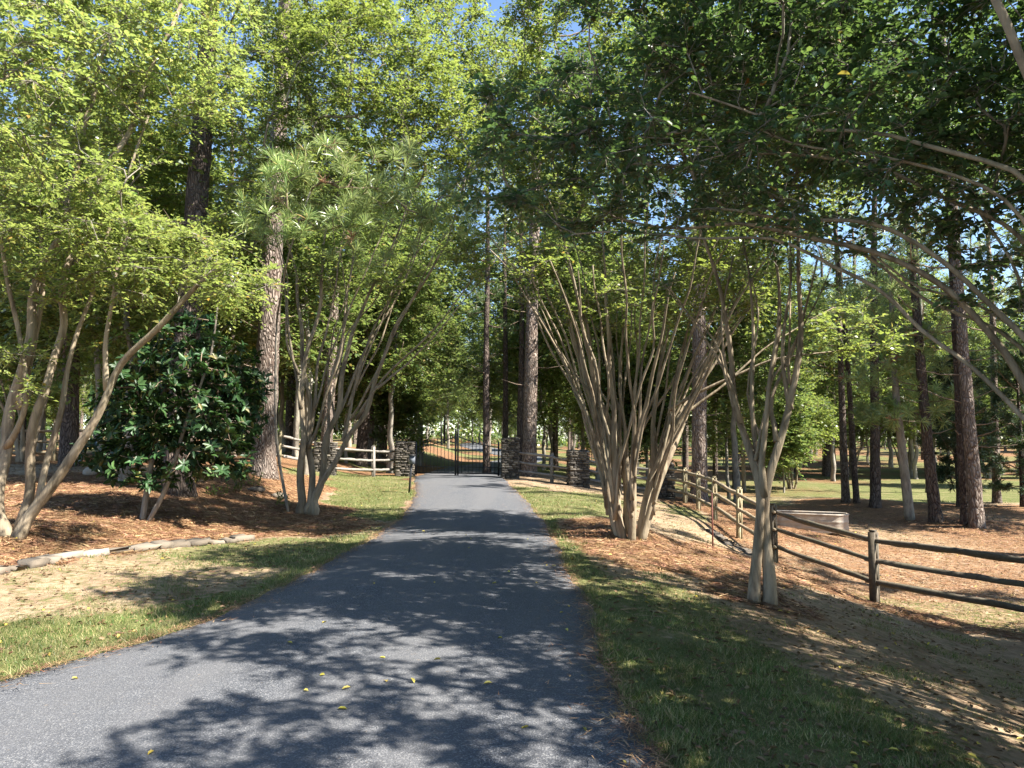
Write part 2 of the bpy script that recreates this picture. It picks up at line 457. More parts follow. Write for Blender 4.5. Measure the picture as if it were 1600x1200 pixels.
Z_GRASS_R = [poly_world([(860, 850), (900, 900), (950, 1000), (980, 1090), (1050, 1260), (1600, 1260), (1400, 1120), (1200, 1010), (1080, 930), (980, 900), (920, 870), (885, 840)]),
             poly_world([(800, 768), (830, 790), (870, 812), (950, 808), (1000, 790), (950, 772), (880, 768), (820, 760)]),
             poly_world([(1030, 772), (1050, 800), (1090, 812), (1080, 790), (1060, 775)])]
Z_DIRT_R = poly_world([(1000, 800), (1040, 790), (1080, 800), (1150, 850), (1300, 950), (1600, 990), (1600, 1130), (1350, 1080), (1180, 1000), (1080, 960), (1000, 880), (960, 830)])
Z_STRAW_R = [poly_world([(850, 822), (900, 815), (950, 812), (1010, 830), (1100, 850), (1180, 880), (1230, 905), (1200, 950), (1060, 900), (930, 868), (880, 850)]),
             poly_world([(1040, 770), (1130, 795), (1210, 870), (1330, 910), (1600, 950), (1800, 960), (1800, 1000), (1500, 985), (1250, 910), (1150, 850), (1080, 795), (1040, 785)])]
def zones(x, y):
    wx, wy = wobble(x, y)
    X, Y = x + wx, y + wy * np.clip(y / 12, .3, 2)
    dL = Ledge(y) - x; dR = x - Redge(y)
    g = np.zeros(x.shape); s = np.zeros(x.shape)
    nz = np.sin(x * .31 + 2 * np.sin(y * .12)) * np.cos(y * .23 + x * .07) + .5 * np.sin(x * .9 + y * .4)
    # defaults
    left = dL > 0
    s = np.where(left & (y > 22), .75, s); s = np.where(left & (y < 4), .2, s)
    far = y > 34
    g = np.where(far, np.where(nz > -0.1, .95, .1), g); s = np.where(far, .8, s)
    m = inside(Z_STRAW_L, X, Y); s = np.where(m, 1.0, s)
    g = np.where(left & ~m & (y < 16), .42, g)
    g = np.where((dL > 0) & (dL < .35) & (y < 13), .85, g)
    for p in Z_GRASS_L[:2]: g = np.where(inside(p, X, Y), .95, g)
    g = np.where(inside(Z_GRASS_L[2], X, Y), .62, g)
    # right verge
    right = dR > 0
    verge = right & (y < 26) & (x < 5.6)
    g = np.where(verge, .34, g); s = np.where(verge, .25, s)
    g = np.where(inside(Z_DIRT_R, X, Y), .34, g)
    for p in Z_GRASS_R: g = np.where(inside(p, X, Y), .72 + .12 * nz, g)
    for p in Z_STRAW_R:
        m = inside(p, X, Y); s = np.where(m, .95, s); g = np.where(m, .15, g)
    g = np.where((dR > 0) & (dR < .3) & (y < 24), .9, g)
    # paddock beyond the right fence
    fx = np.interp(y, [0, 10.8, 13, 15.4, 18, 25.6, 27], [9.5, 7.7, 6.1, 5.5, 5.45, 6.1, 7.0])
    pad = right & (x > fx)
    s = np.where(pad & (y < 30), .68 + .2 * nz, s); g = np.where(pad & (y < 30), .20 - .15 * nz, g)
    s = np.where(pad & (y < 18) , .55, s); g = np.where(pad & (y < 13.5), .5, g)
    lawn = pad & (Y > 29.5 + .12 * (x - 10)) & (Y < 48)
    g = np.where(lawn, .66 + .2 * nz, g)
    lawn2 = right & (Y >= 48); g = np.where(lawn2, np.where(nz > .1, .85, .2), g); s = np.where(lawn2, .85, s)
    for mx, my, r, h in MOUNDS:
        d2 = ((x - mx) ** 2 + (y - my) ** 2) / (r * r)
        mm = d2 < (1.3 if my < 20 else 2.6)
        s = np.where(mm, 1.0, s); g = np.where(mm, 0.0, g)
    return g, s

# ------------------------------------------------------------------ ground sheet
def axis(lo, hi, d0, c0, c1, grow):
    a = [c0]; d = d0
    while a[-1] < hi:
        if a[-1] > c1: d *= grow
        a.append(a[-1] + d)
    b = [c0]; d = d0
    while b[-1] > lo:
        d *= grow; b.append(b[-1] - d)
    return np.array(sorted(set(b[1:] + a)))
gx = axis(-240, 240, .16, -7.0, 7.0, 1.07)
gy = axis(-40, 320, .18, 3.2, 20, 1.05)
XX, YY = np.meshgrid(gx, gy)
ZZ = T(XX, YY, True)
g = Geo()
nx, ny = len(gx), len(gy)
i, j = np.meshgrid(np.arange(nx - 1), np.arange(ny - 1))
k = (j * nx + i).ravel()
g.add(np.stack([XX, YY, ZZ], -1).reshape(-1, 3), np.stack([k, k + 1, k + 1 + nx, k + nx], -1))
ground = part('ground', g, M['ground'], None, True, 'structure')
ga, sa = zones(XX.ravel(), YY.ravel())
def blur(a):
    a = a.reshape(ny, nx)
    for _ in range(1):
        a[1:-1, 1:-1] = (a[1:-1, 1:-1] * 2 + a[:-2, 1:-1] + a[2:, 1:-1] + a[1:-1, :-2] + a[1:-1, 2:]) / 6
    return a.ravel()
ga, sa = blur(ga.copy()), blur(sa.copy())
ca = ground.data.attributes.new('zone', 'FLOAT_COLOR', 'POINT')
cc = np.ones((len(ga), 4), np.float32); cc[:, 0] = ga; cc[:, 1] = sa; cc[:, 2] = 0
ca.data.foreach_set('color', cc.ravel())

# ------------------------------------------------------------------ driveway
rng = np.random.default_rng(5)
ys = [-30.0]
while ys[-1] < 150: ys.append(ys[-1] + (0.12 if 2 < ys[-1] < 30 else .35 if ys[-1] < 60 else 1.0))
ys = np.array(ys); nr = len(ys)
wob_l = .05 * np.sin(ys * 2.1) + .03 * np.sin(ys * 7.3) + rng.normal(0, .010, nr)
wob_r = .045 * np.sin(ys * 1.7 + 1) + .03 * np.sin(ys * 6.1) + rng.normal(0, .010, nr)
xl, xr = Ledge(ys) + wob_l * .7, Redge(ys) + wob_r * .7
cols = np.linspace(0, 1, 15)
rows = []
base = zroad(ys)
for c in cols:
    x = xl + (xr - xl) * c
    z = base + .018 + .035 * (1 - (2 * c - 1) ** 2) + .006 * np.sin(ys * .8 + c * 4)
    rows.append(np.stack([x, ys, z], -1))
rows = [np.stack([xl - .07, ys, base - .12], -1), np.stack([xl - .035, ys, base - .01], -1)] + rows + [np.stack([xr + .035, ys, base - .01], -1), np.stack([xr + .07, ys, base - .12], -1)]
V = np.stack(rows, 1); nc = V.shape[1]
i, j = np.meshgrid(np.arange(nc - 1), np.arange(nr - 1)); k = (j * nc + i).ravel()
g = Geo(); g.add(V.reshape(-1, 3), np.stack([k, k + 1, k + 1 + nc, k + nc], -1))
part('driveway', g, M['asphalt'], None, True, 'structure')

# ------------------------------------------------------------------ foliage primitives
def leaf_quads(g, P, A, N, L, Wd, hexa=False, fold=.18):
    """P (n,3) bases, A axes, N normals, L lengths, Wd widths"""
    A = norm(A); B = norm(np.cross(A, N)); N = norm(np.cross(B, A))
    L = (L * np.ones(len(P)))[:, None]; Wd = (Wd * np.ones(len(P)))[:, None]
    n = len(P)
    if hexa:
        tip = P + A * L - N * L * .12
        a1 = P + A * L * .30; a2 = P + A * L * .70
        up = N * Wd * fold
        v = np.stack([P, a1 + B * Wd * .46 + up, a2 + B * Wd * .40 + up * .8, tip, a2 - B * Wd * .40 + up * .8, a1 - B * Wd * .46 + up], 1).reshape(-1, 3)
        o = np.arange(n)[:, None] * 6
        q = np.concatenate([o + np.array([0, 1, 2, 3]), o + np.array([0, 3, 4, 5])])
        g.add(v, q)
    else:
        mid = P + A * L * .45 + N * Wd * fold
        v = np.stack([P, mid + B * Wd * .5, P + A * L, mid - B * Wd * .5], 1).reshape(-1, 3)
        o = np.arange(n)[:, None] * 4
        g.add(v, o + np.array([0, 1, 2, 3]))

def sprays(rng, gl, gt, tips, dirs, ntw, tlen, nl, L, Wd, droop=.12, hexa=False, flat=.45, twr=.0025):
    """leafy twigs fanned out of branch tips"""
    m = len(tips)
    t = np.repeat(tips, ntw, 0); d = np.repeat(dirs, ntw, 0)
    n = len(t)
    r = rng.normal(0, 1, (n, 3)); r[:, 2] *= flat
    d = norm(norm(d) * .7 + norm(r) * 1.0)
    ln = tlen * rng.uniform(.5, 1.25, n)
    end = t + d * ln[:, None]; end[:, 2] -= droop * ln
    if gt is not None:   # twig: thin 3-sided prism
        a = norm(np.cross(d, [0, 0, 1.0]) + 1e-6); b = np.cross(d, a)
        off = [(a * math.cos(q) + b * math.sin(q)) for q in (0, 2.1, 4.2)]
        v = np.stack([t + off[k] * twr * 1.8 for k in range(3)] + [end], 1).reshape(-1, 3)
        o = np.arange(n)[:, None] * 4
        gt.add(v, None, np.concatenate([o + np.array([k, (k + 1) % 3, 3]) for k in range(3)]))
    s = np.tile(np.linspace(.12, 1.0, nl), n) + rng.uniform(-.05, .05, n * nl)
    T_, D_, LN = np.repeat(t, nl, 0), np.repeat(d, nl, 0), np.repeat(ln, nl)
    P = T_ + D_ * (s * LN)[:, None]; P[:, 2] -= droop * LN * s * s
    side = norm(np.cross(D_, [0, 0, 1.0]) + 1e-6) * np.tile(np.where(np.arange(nl) % 2 == 0, 1.0, -1.0), n)[:, None]
    A = D_ * .75 + side * .85 + rng.normal(0, .28, P.shape); A[:, 2] -= .12
    N = np.array([0, 0, 1.0]) + rng.normal(0, .38, P.shape)
    sz = rng.uniform(.55, 1.25, len(P)) * np.repeat(rng.uniform(.8, 1.15, n), nl)
    keep = rng.uniform(0, 1, len(P)) > .08
    P, A, N, sz = P[keep], A[keep], N[keep], sz[keep]
    leaf_quads(gl, P, A, N, L * sz, Wd * sz, hexa)
    return P, A, N, sz

class Skel:
    def __init__(self, cap=60000):
        self.p = np.zeros((cap, 3)); self.d = np.zeros((cap, 3)); self.par = np.full(cap, -1); self.fix = np.zeros(cap)
        self.n = 0; self.chains = []; self.lock = []
    def add(self, pts, parent=-1, fix=None, tag='branch'):
        n = len(pts); a = self.n
        self.p[a:a + n] = pts
        prev = self.p[parent] if parent >= 0 else pts[0] - np.array([0, 0, .1])
        self.d[a:a + n] = norm(np.diff(np.vstack([prev[None], pts]), axis=0))
        self.par[a:a + n] = np.arange(a - 1, a + n - 1); self.par[a] = parent
        if fix is not None: self.fix[a:a + n] = fix
        self.n += n
        self.chains.append((a, a + n, parent, tag))
        return a
    def grow(self, rng, targets, step=.28, minz=None, jit=.035, up=.25):
        used = np.zeros(len(self.p), bool)
        if minz is not None:
            pass
        tips = []
        order = np.argsort([np.min(np.linalg.norm(self.p[:self.n:3] - t, axis=1)) for t in targets])
        for k in order:
            t = targets[k]
            v = t - self.p[:self.n]
            dist = np.linalg.norm(v, axis=1)
            cosang = (v * self.d[:self.n]).sum(1) / np.maximum(dist, 1e-6)
            cost = dist * (1.35 - .55 * cosang)
            if minz is not None: cost = cost + (self.p[:self.n, 2] < minz) * 8
            i = int(np.argmin(cost)); D = dist[i]
            m = max(2, int(D / step) + 1)
            s = np.linspace(0, 1, m + 1)[1:, None]
            c = self.p[i] + self.d[i] * D * .45 + np.array([0, 0, D * up * .3])
            pts = (1 - s) ** 2 * self.p[i] + 2 * s * (1 - s) * c + s * s * t
            pts = pts + rng.normal(0, jit, pts.shape) * min(1, D)
            a = self.add(pts, i)
            tips.append(self.n - 1)
        return tips
    def radii(self, r0=.004, ex=.45, cap=.2):
        cnt = np.zeros(self.n); has = np.zeros(self.n, bool)
        for i in range(self.n - 1, -1, -1):
            if cnt[i] == 0: cnt[i] = 1
            if self.par[i] >= 0: cnt[self.par[i]] += cnt[i]
        r = np.minimum(r0 * cnt ** ex, cap)
        return np.where(self.fix[:self.n] > 0, self.fix[:self.n], r)
    def mesh(self, r, tags=None, sides=None, origin=None, rng=None):
        out = {}
        for a, b, par, tag in self.chains:
            g = out.setdefault(tag, Geo())
            pts = self.p[a:b]; rr = r[a:b]
            if par >= 0:
                pts = np.vstack([self.p[par][None], pts]); rr = np.concatenate([[min(r[par], rr[0] * 1.25)], rr])
            mx = rr.max()
            sd_ = 14 if mx > .08 else 9 if mx > .03 else 5 if mx > .01 else 4
            tube(g, pts, rr, sd_, rng=rng, rough=.02 if mx > .03 else 0, flute=.09 if mx > .06 else .05 if mx > .03 else 0)
        return out

def ell(rng, ells, n, shell=.25):
    """n random points in a list of (centre, radii) ellipsoids"""
    vol = np.array([np.prod(e[1]) for e in ells]); vol = vol ** .8
    pick = rng.choice(len(ells), n, p=vol / vol.sum())
    d = norm(rng.normal(0, 1, (n, 3))); r = rng.uniform(0, 1, n) ** (1 / 3)
    r = np.where(rng.uniform(0, 1, n) < shell, .85 + .2 * rng.uniform(0, 1, n), r)
    c = np.array([e[0] for e in ells])[pick]; R = np.array([e[1] for e in ells])[pick]
    return c + d * R * r[:, None]

def broad_tree(name, label, cat, base, stems, ells, seed, nb=260, ntw=5, tlen=.38, nl=9, L=.065, Wd=.034, leaf='leaf_green',
               bark='crepe_bark', hexa=False, group=None, minz=2.0, r0=.0045, droop=.12, singles=0, flare=True, stem_sides=None, flat=.45, leaf_name='leaf'):
    """stems: list of (points, radii start, end). ells: crown volumes"""
    rng = np.random.default_rng(seed)
    root = empty(name, label, cat, tuple(base), group)
    sk = Skel()
    for q, (pts, ra, rb) in enumerate(stems):
        n = max(6, int(np.sum(np.linalg.norm(np.diff(np.asarray(pts, float), axis=0), axis=1)) / .18))
        p = fit(pts, n)
        w = rng.normal(0, 1, p.shape)
        for _ in range(3): w[1:-1] = (w[:-2] + w[1:-1] + w[2:]) / 3
        p[2:] += w[2:] * (.035 if n < 34 or len(stems) > 20 else .09)
        rr = (ra + (rb - ra) * np.linspace(0, 1, n) ** .75) * .86
        if flare:
            s = np.linspace(0, n * .18, n); rr = rr * (1 + .30 * np.exp(-s / .18))
        sk.add(p, -1, rr, 'stem%d' % q)
    tg = ell(rng, ells, nb)
    tips = sk.grow(rng, tg, minz=minz)
    r = sk.radii(r0)
    parts = sk.mesh(r, rng=rng)
    brg = parts.pop('branch', None)
    for kx, gg in parts.items():
        part('trunk' if len(stems) < 3 else 'stem', gg, M[bark], root, True)
    # leafy points: branch tips plus nodes along thin branches
    thin = np.where(r < r0 * 2.2)[0]; thin = thin[thin > 0]
    extra = rng.choice(thin, min(len(thin), int(nb * 1.3)), replace=False)
    extra = extra[:int(len(extra) * .8)]
    idx = np.unique(np.concatenate([tips, extra]))
    gl = Geo(); gt = brg if brg is not None else Geo()
    P, A, N, sz = sprays(rng, gl, gt, sk.p[idx], sk.d[idx], ntw, tlen, nl, L, Wd, droop, hexa, flat)
    part('branches', gt, M['twig'] if bark != 'crepe_bark' else M['grey_bark'], root, True)
    if singles:
        gl = split_singles(root, P, A, N, sz, L, Wd, leaf, singles, hexa, leaf_name)
    part('crown', gl, M[leaf], root, False, 'stuff' if singles else None)
    return root

def leaf_mesh(L, Wd, mat):
    g = Geo(); leaf_quads(g, np.zeros((1, 3)), np.array([[0, 1.0, 0]]), np.array([[0, 0, 1.0]]), np.array([L]), np.array([Wd]), True)
    me = g.mesh('leaf'); me.materials.append(M[mat]); return me
def split_singles(root, P, A, N, sz, L, Wd, leaf, count, hexa, nm='leaf'):
    """the leaves that show largest in the picture become parts of their own"""
    a, b = P[:, 0] / P[:, 1], (P[:, 2] - EYE) / P[:, 1]
    vis = (abs(a) < .68) & (b < .58) & (b > -.4) & (P[:, 1] > 1)
    toward = norm(np.array([0, 0, EYE]) - P)
    An = norm(A); B = norm(np.cross(An, N)); NN = norm(np.cross(B, An))
    score = np.where(vis, sz * abs((NN * toward).sum(1)) / np.maximum(P[:, 1], 1), 0)
    big = np.argsort(-score)[:count * 3]
    big = np.random.default_rng(3).choice(big, count, replace=False)
    me = leaf_mesh(L, Wd, leaf)
    loc = np.array(root.location)
    for q in big:
        o = bpy.data.objects.new(nm, me); col.objects.link(o); o.parent = root
        m = Matrix([list(-B[q] * -1) + [0], list(An[q]) + [0], list(NN[q]) + [0], [0, 0, 0, 1]]).transposed()
        s = float(sz[q])
        o.matrix_local = Matrix.Translation(Vector(P[q] - loc)) @ m @ Matrix.Scale(s, 4)
    keep = np.ones(len(P), bool); keep[big] = False
    gl = Geo(); leaf_quads(gl, P[keep], A[keep], N[keep], L * sz[keep], Wd * sz[keep], hexa)
    return gl

# ------------------------------------------------------------------ pines
def tufts(rng, g, C, A, n, L, w, spread=1.0):
    m = len(C)
    c = np.repeat(C, n, 0); a = np.repeat(norm(A), n, 0)
    d = norm(a * .75 + norm(rng.normal(0, 1, (m * n, 3))) * spread)
    st = c - a * rng.uniform(0, .35, (m * n, 1)) * L
    ln = L * rng.uniform(.75, 1.1, (m * n, 1))
    b = norm(np.cross(d, rng.normal(0, 1, d.shape)))
    mid = st + d * ln * .55
    tip = st + d * ln; tip[:, 2] -= L * .10
    v = np.stack([st, mid + b * w * .5, tip, mid - b * w * .5], 1).reshape(-1, 3)
    o = np.arange(m * n)[:, None] * 4
    g.add(v, o + np.array([0, 1, 2, 3]))

def pine_geo(rng, base, top, r0, crown0, nbr, blen, nt=30, L=.2, w=.007, sub=5, stubs=6, tuft_per=3, shape=1.0, wob=.12, r1=None):
    """returns trunk, branches, needles"""
    base = np.asarray(base, float); top = np.asarray(top, float)
    H = top[2] - base[2]; n = max(14, int(H / .35))
    s = np.linspace(0, 1, n)
    p = base + (top - base) * s[:, None]
    ph = rng.uniform(0, 6, 4)
    p[:, 0] += wob * (np.sin(s * 7 + ph[0]) - math.sin(ph[0])) * s
    p[:, 1] += wob * (np.sin(s * 6 + ph[1]) - math.sin(ph[1])) * s
    hh = s * H
    rr = r0 * (1 - .80 * s ** 1.1) * (1 + .45 * np.exp(-hh / .35))
    gt, gb, gn = Geo(), Geo(), Geo()
    tube(gt, p, rr, 20 if r0 > .22 else 10, rng=rng, rough=.04, flute=.03)
    def at(h):
        return np.array([np.interp(h, hh, p[:, k]) for k in range(3)])
    C, A = [], []
    for q in range(nbr):
        f = (q + rng.uniform(0, 1)) / nbr
        h = crown0 + (H - crown0) * f
        az = q * 2.4 + rng.uniform(-.5, .5)
        lb = blen * (.25 + .75 * math.sin(math.pi * min(1, .25 + .75 * (1 - f)) * .9) ** .8) * rng.uniform(.6, 1.15) * (1 - .55 * f * shape)
        el = rng.uniform(-.05, .35) + .5 * f
        d = np.array([math.cos(az) * math.cos(el), math.sin(az) * math.cos(el), math.sin(el)])
        m = max(5, int(lb / .3)); t = np.linspace(0, 1, m)[:, None]
        bp = at(h) + d * lb * t + np.array([0, 0, 1.0]) * (lb * .12 * t ** 2 - lb * .10 * np.sin(t * 3.1)) + rng.normal(0, .03, (m, 3)) * t
        rb = max(.008, .018 * lb)
        tube(gb, bp, rb * (1 - .8 * t[:, 0]), 5)
        for k in range(sub):
            tt = rng.uniform(.35, 1.0); c = bp[min(m - 1, int(tt * (m - 1)))]
            dd = norm(d * .8 + rng.normal(0, .55, 3) + np.array([0, 0, .25]))
            sl = lb * rng.uniform(.12, .35)
            e = c + dd * sl
            tube(gb, np.stack([c, c + dd * sl * .5 + [0, 0, -.02], e]), [rb * .4, rb * .3, rb * .15], 4)
            for j in range(tuft_per):
                f2 = rng.uniform(.4, 1)
                C.append(c + dd * sl * f2 + rng.normal(0, .5, 3) * L * .6); A.append(dd * .6 + rng.normal(0, .4, 3) + [0, 0, .6])
        C.append(bp[-1]); A.append(d + [0, 0, .5])
    for q in range(stubs):
        h = rng.uniform(min(2.5, crown0 * .4), crown0); az = rng.uniform(0, 6.28); lb = rng.uniform(.3, 1.6)
        d = np.array([math.cos(az), math.sin(az), rng.uniform(-.1, .4)])
        tube(gb, np.stack([at(h), at(h) + d * lb * .5, at(h) + d * lb + [0, 0, .1 * lb]]), [.022, .014, .006], 4)
    if C: tufts(rng, gn, np.array(C), np.array(A), nt, L, w)
    return gt, gb, gn

def pine(label, base, top, r0, crown0, nbr, blen, seed, bark='pine_bark', needles='needles', group=None, name='pine_tree', **k):
    rng = np.random.default_rng(seed)
    gt, gb, gn = pine_geo(rng, np.array(base) - [0, 0, .25], top, r0, crown0, nbr, blen, **k)
    root = empty(name, label, 'pine', tuple(base), group)
    part('trunk', gt, M[bark], root, True)
    if gb.n: part('branches', gb, M['twig'], root, True)
    if gn.n: part('crown', gn, M[needles], root)
    return root

def gp(u, v, dz=0.0):
    x, y = G(u, v); return np.array([x, y, Tz(x, y) + dz])

# ================================================================== STRUCTURES
# ---- stone pillars
def stone_block(rng, g, c, s, rz, jit=.012, sub=True):
    """roughly squared stone with chamfered, uneven outline"""
    h = np.array(s) / 2
    v = []
    for z in (-1, 1):
        for (x, y) in ((-1, -.7), (-.8, -1), (.8, -1), (1, -.7), (1, .7), (.8, 1), (-.8, 1), (-1, .7)):
            v.append([x * h[0], y * h[1], z * h[2] * (1 if abs(x) < .9 else .82)])
    v = np.array(v) + rng.normal(0, jit, (16, 3)) * np.array([1, 1, .4])
    cz, sz = math.cos(rz), math.sin(rz)
    v = v @ np.array([[cz, sz, 0], [-sz, cz, 0], [0, 0, 1]]) + np.array(c)
    q = [(k, (k + 1) % 8, 8 + (k + 1) % 8, 8 + k) for k in range(8)] + [(8, 9, 10, 11), (8, 11, 12, 15), (12, 13, 14, 15), (3, 2, 1, 0), (7, 4, 3, 0), (7, 6, 5, 4)]
    g.add(v, q)
def pillar(label, x, y, wdt, h, rz, seed):
    rng = np.random.default_rng(seed)
    z0 = Tz(x, y)
    root = empty('stone_pillar', label, 'pillar', (x, y, z0), 'dry-stacked stone pillars along the gate and fence')
    g = Geo(); box(g, (x, y, z0 + h / 2 - .15), (wdt - .12, wdt - .12, h + .2), rz); part('core', g, M['mortar'], root)
    g = Geo(); z = z0 - .12
    cz, sz = math.cos(rz), math.sin(rz)
    while z < z0 + h:
        ch = rng.uniform(.045, .085)
        for side in range(4):
            a = side * math.pi / 2; t = -wdt / 2
            while t < wdt / 2 - .02:
                ln = min(rng.uniform(.10, .30), wdt / 2 - t)
                if ln < .05: break
                off = wdt / 2 - .05 + rng.uniform(-.012, .022)
                lx, ly = t + ln / 2, -off
                X = lx * math.cos(a) - ly * math.sin(a); Y = lx * math.sin(a) + ly * math.cos(a)
                stone_block(rng, g, (x + X * cz - Y * sz, y + X * sz + Y * cz, z + ch / 2), (ln - .008, .14, ch - .008), rz + a, .006)
                t += ln
        z += ch
    # flat top stones
    for q in range(12):
        px_, py_ = rng.uniform(-.36, .36, 2) * wdt
        stone_block(rng, g, (x + px_, y + py_, z + rng.uniform(-.01, .03)), (rng.uniform(.2, .35), rng.uniform(.18, .3), .05), rng.uniform(0, 3), .012)
    part('stacked_stones', g, M['pillar_stone'], root, False, 'stuff')
    return root
GY = 29.6
pLx, pRx = W(633, 740, GY)[0], W(797, 740, 28.2)[0]
pillar('stone pillar carrying the left gate leaf at the end of the white rail fence', pLx, GY, .72, 1.32, .06, 1)
pillar('dark shaded stone pillar carrying the right gate leaf in front of the thick pine', pRx, 28.2, .64, 1.46, .0, 2)
p3x = W(903, 740, 27.2)[0]
pillar('stone pillar standing alone between the right gate pillar and the big crepe myrtle', p3x, 27.2, .72, 1.22, .08, 3)
p4x = W(508, 740, 27.0)[0]
pillar('pale sunlit stone pillar behind the stems of the left crepe myrtle', p4x, 27.0, .70, 1.05, .05, 4)
p5x = W(1036, 740, 26.4)[0]
pillar('dark stone corner pillar behind the right side of the big crepe myrtle', p5x, 26.4, .62, 1.2, .1, 5)

# ---- gate
def gate_leaf(label, xa, xb, ya, yb, ha, hb, z0):
    """hinge at a, meeting side at b"""
    root = empty('gate_leaf', label, 'gate', (xa, ya, z0), 'two leaves of the black iron gate')
    def P(f, z): return np.array([xa + (xb - xa) * f, ya + (yb - ya) * f, z0 + z])
    def top(f): return ha + (hb - ha) * f ** 1.6
    def one(nm, pts, r, sides=6, mat='black_iron'):
        g = Geo(); tube(g, np.array(pts), r, sides); return part(nm, g, M[mat], root)
    one('hinge_stile', [P(0, .02), P(0, top(0) + .02)], .035)
    st = one('meeting_stile', [P(1, .02), P(1, top(1) + .10)], .036)
    fs = np.linspace(0, 1, 15)
    one('top_rail', [P(f, top(f) - .18) for f in fs], .020)
    one('bottom_rail', [P(0, .10), P(1, .10)], .026)
    one('middle_rail', [P(0, .34), P(1, .34)], .016)
    nbar = 11
    me = None
    for k in range(1, nbar):
        f = k / nbar
        g = Geo(); t = top(f)
        tube(g, np.array([P(f, .08), P(f, t - .06)]), .0125, 5)
        tube(g, np.array([P(f, t - .06), P(f, t - .02), P(f, t + .05)]), [.02, .016, .002], 5)
        part('bar', g, M['black_iron'], root)
    g = Geo()
    tube(g, np.array([P(0, .3), P(-.06, .3)]), .02, 5); tube(g, np.array([P(0, 1.05), P(-.06, 1.05)]), .02, 5)
    part('hinge', g, M['black_iron'], root)
zg = Tz(-2.3, 29.3) + .05
xa1, xb1, xa2 = W(650, 740, 29.5)[0], W(713.5, 740, 29.0)[0], W(779, 740, 28.4)[0]
gate_leaf('left leaf of the black iron gate, its bars rising toward the middle', xa1, xb1 - .045, 29.5, 29.0, 1.30, 1.72, zg)
gate_leaf('right leaf of the black iron gate next to the dark stone pillar', xa2, xb1 + .045, 28.4, 29.0, 1.30, 1.72, zg)

# ---- keypad post
b = gp(639, 770)
r = empty('keypad_post', 'thin black post with a small keypad box on the grass left of the driveway', 'post', tuple(b))
t = W(643, 722, b[1])
g = Geo(); tube(g, np.array([b - [0, 0, .1], t]), .032, 8); part('pole', g, M['black_iron'], r, True)
g = Geo(); box(g, (t[0] + .02, t[1] - .05, t[2] + .07), (.17, .12, .24), .3); kb = part('keypad_box', g, M['box_grey'], r)
g = Geo(); box(g, (t[0] + .02, t[1] - .075, t[2] + .205), (.20, .17, .02), .3); part('hood', g, M['black_iron'], r)

# ---- rail fences
def post_geo(rng, p, h, w, rz, rails, lean=(0, 0)):
    """post with real mortises cut through for the rails"""
    g = Geo(); cz, sz = math.cos(rz), math.sin(rz)
    def bx(lx, ly, z0, z1, sx, sy):
        o = Geo(); box(o, (lx, ly, (z0 + z1) / 2), (sx, sy, z1 - z0))
        v = o.v[0].astype(float); X = v[:, 0] * cz - v[:, 1] * sz; Y = v[:, 0] * sz + v[:, 1] * cz
        v = np.stack([X + p[0] + lean[0] * (v[:, 2]), Y + p[1] + lean[1] * (v[:, 2]), v[:, 2] + p[2]], 1)
        g.add(v, o.q[0])
    slot = .045
    for s in (-1, 1): bx(0, s * (w / 2 - .019), -.3, h - .02, w, .038)     # cheeks on both sides of the slots
    zs = [-.3] + [z + d for z in rails for d in (-slot * 1.45, slot * 1.45)] + [h]
    for a in range(0, len(zs), 2):
        if zs[a + 1] > zs[a]: bx(0, 0, zs[a], zs[a + 1], w * .985, w - .0775)
    bx(0, 0, h, h + .018, w * .8, w * .8)
    return g
def rail_geo(rng, a, b, r, over=.14):
    d = norm(b - a); a2, b2 = a - d * over, b + d * over
    n = 11; s = np.linspace(0, 1, n)
    p = a2 + (b2 - a2) * s[:, None]
    p[:, 2] += -.02 * np.sin(s * math.pi) * rng.uniform(-.5, 1.5) + rng.normal(0, .004, n)
    p[:, 1] += rng.normal(0, .005, n)
    rr = r * (1 - .42 * (np.abs(2 * s - 1) ** 5)) * (1 + rng.normal(0, .05, n))
    g = Geo(); tube(g, p, rr, 6, rng=rng, rough=.07, flute=.10)
    v = g.v[0]
    return g
def fence(label, pts, h, rails, w, rr, mat_post, mat_rail, seed, group=None, skip=(), ends=(True, True), post_labels=None, drop=(), pmats=None, rmats=None, top=None):
    rng = np.random.default_rng(seed)
    P = [np.array([x, y, (top[k] if top else Tz(x, y))]) for k, (x, y) in enumerate(pts)]
    root = empty('rail_fence', label, 'fence', tuple(P[0]), group)
    n = len(P)
    for k in range(n):
        a = P[max(0, k - 1)]; c = P[min(n - 1, k + 1)]
        rz = math.atan2(c[1] - a[1], c[0] - a[0])
        if (k == 0 and not ends[0]) or (k == n - 1 and not ends[1]): continue
        g = post_geo(rng, P[k], h + rng.uniform(-.03, .04), w, rz, rails, (rng.normal(0, .012), rng.normal(0, .012)))
        o = part('post', g, M[(pmats or {}).get(k, mat_post)], root)
        if post_labels and k in post_labels: o['label'] = post_labels[k]
    for k in range(n - 1):
        for q, z in enumerate(rails):
            if (k, q) in drop: continue
            d = norm(P[k + 1] - P[k]); side = np.array([-d[1], d[0], 0]) * (.016 if k % 2 else -.016)
            g = rail_geo(rng, P[k] + [0, 0, z] + side, P[k + 1] + [0, 0, z] + side, rr * rng.uniform(.9, 1.12))
            part('rail', g, M[(rmats or {}).get(k, mat_rail)], root, True)
    return root
RAILS = (.34, .70, 1.05)
def px_at(u, D): return (W(u, 700, D)[0], D)
fr = [px_at(u, D) for u, D in [(1040, 26.3), (1069, 25.0), (1090, 22.6), (1115, 20.2), (1152, 17.8), (1205, 15.4), (1358, 12.9), (1640, 10.9), (2000, 9.0)]]
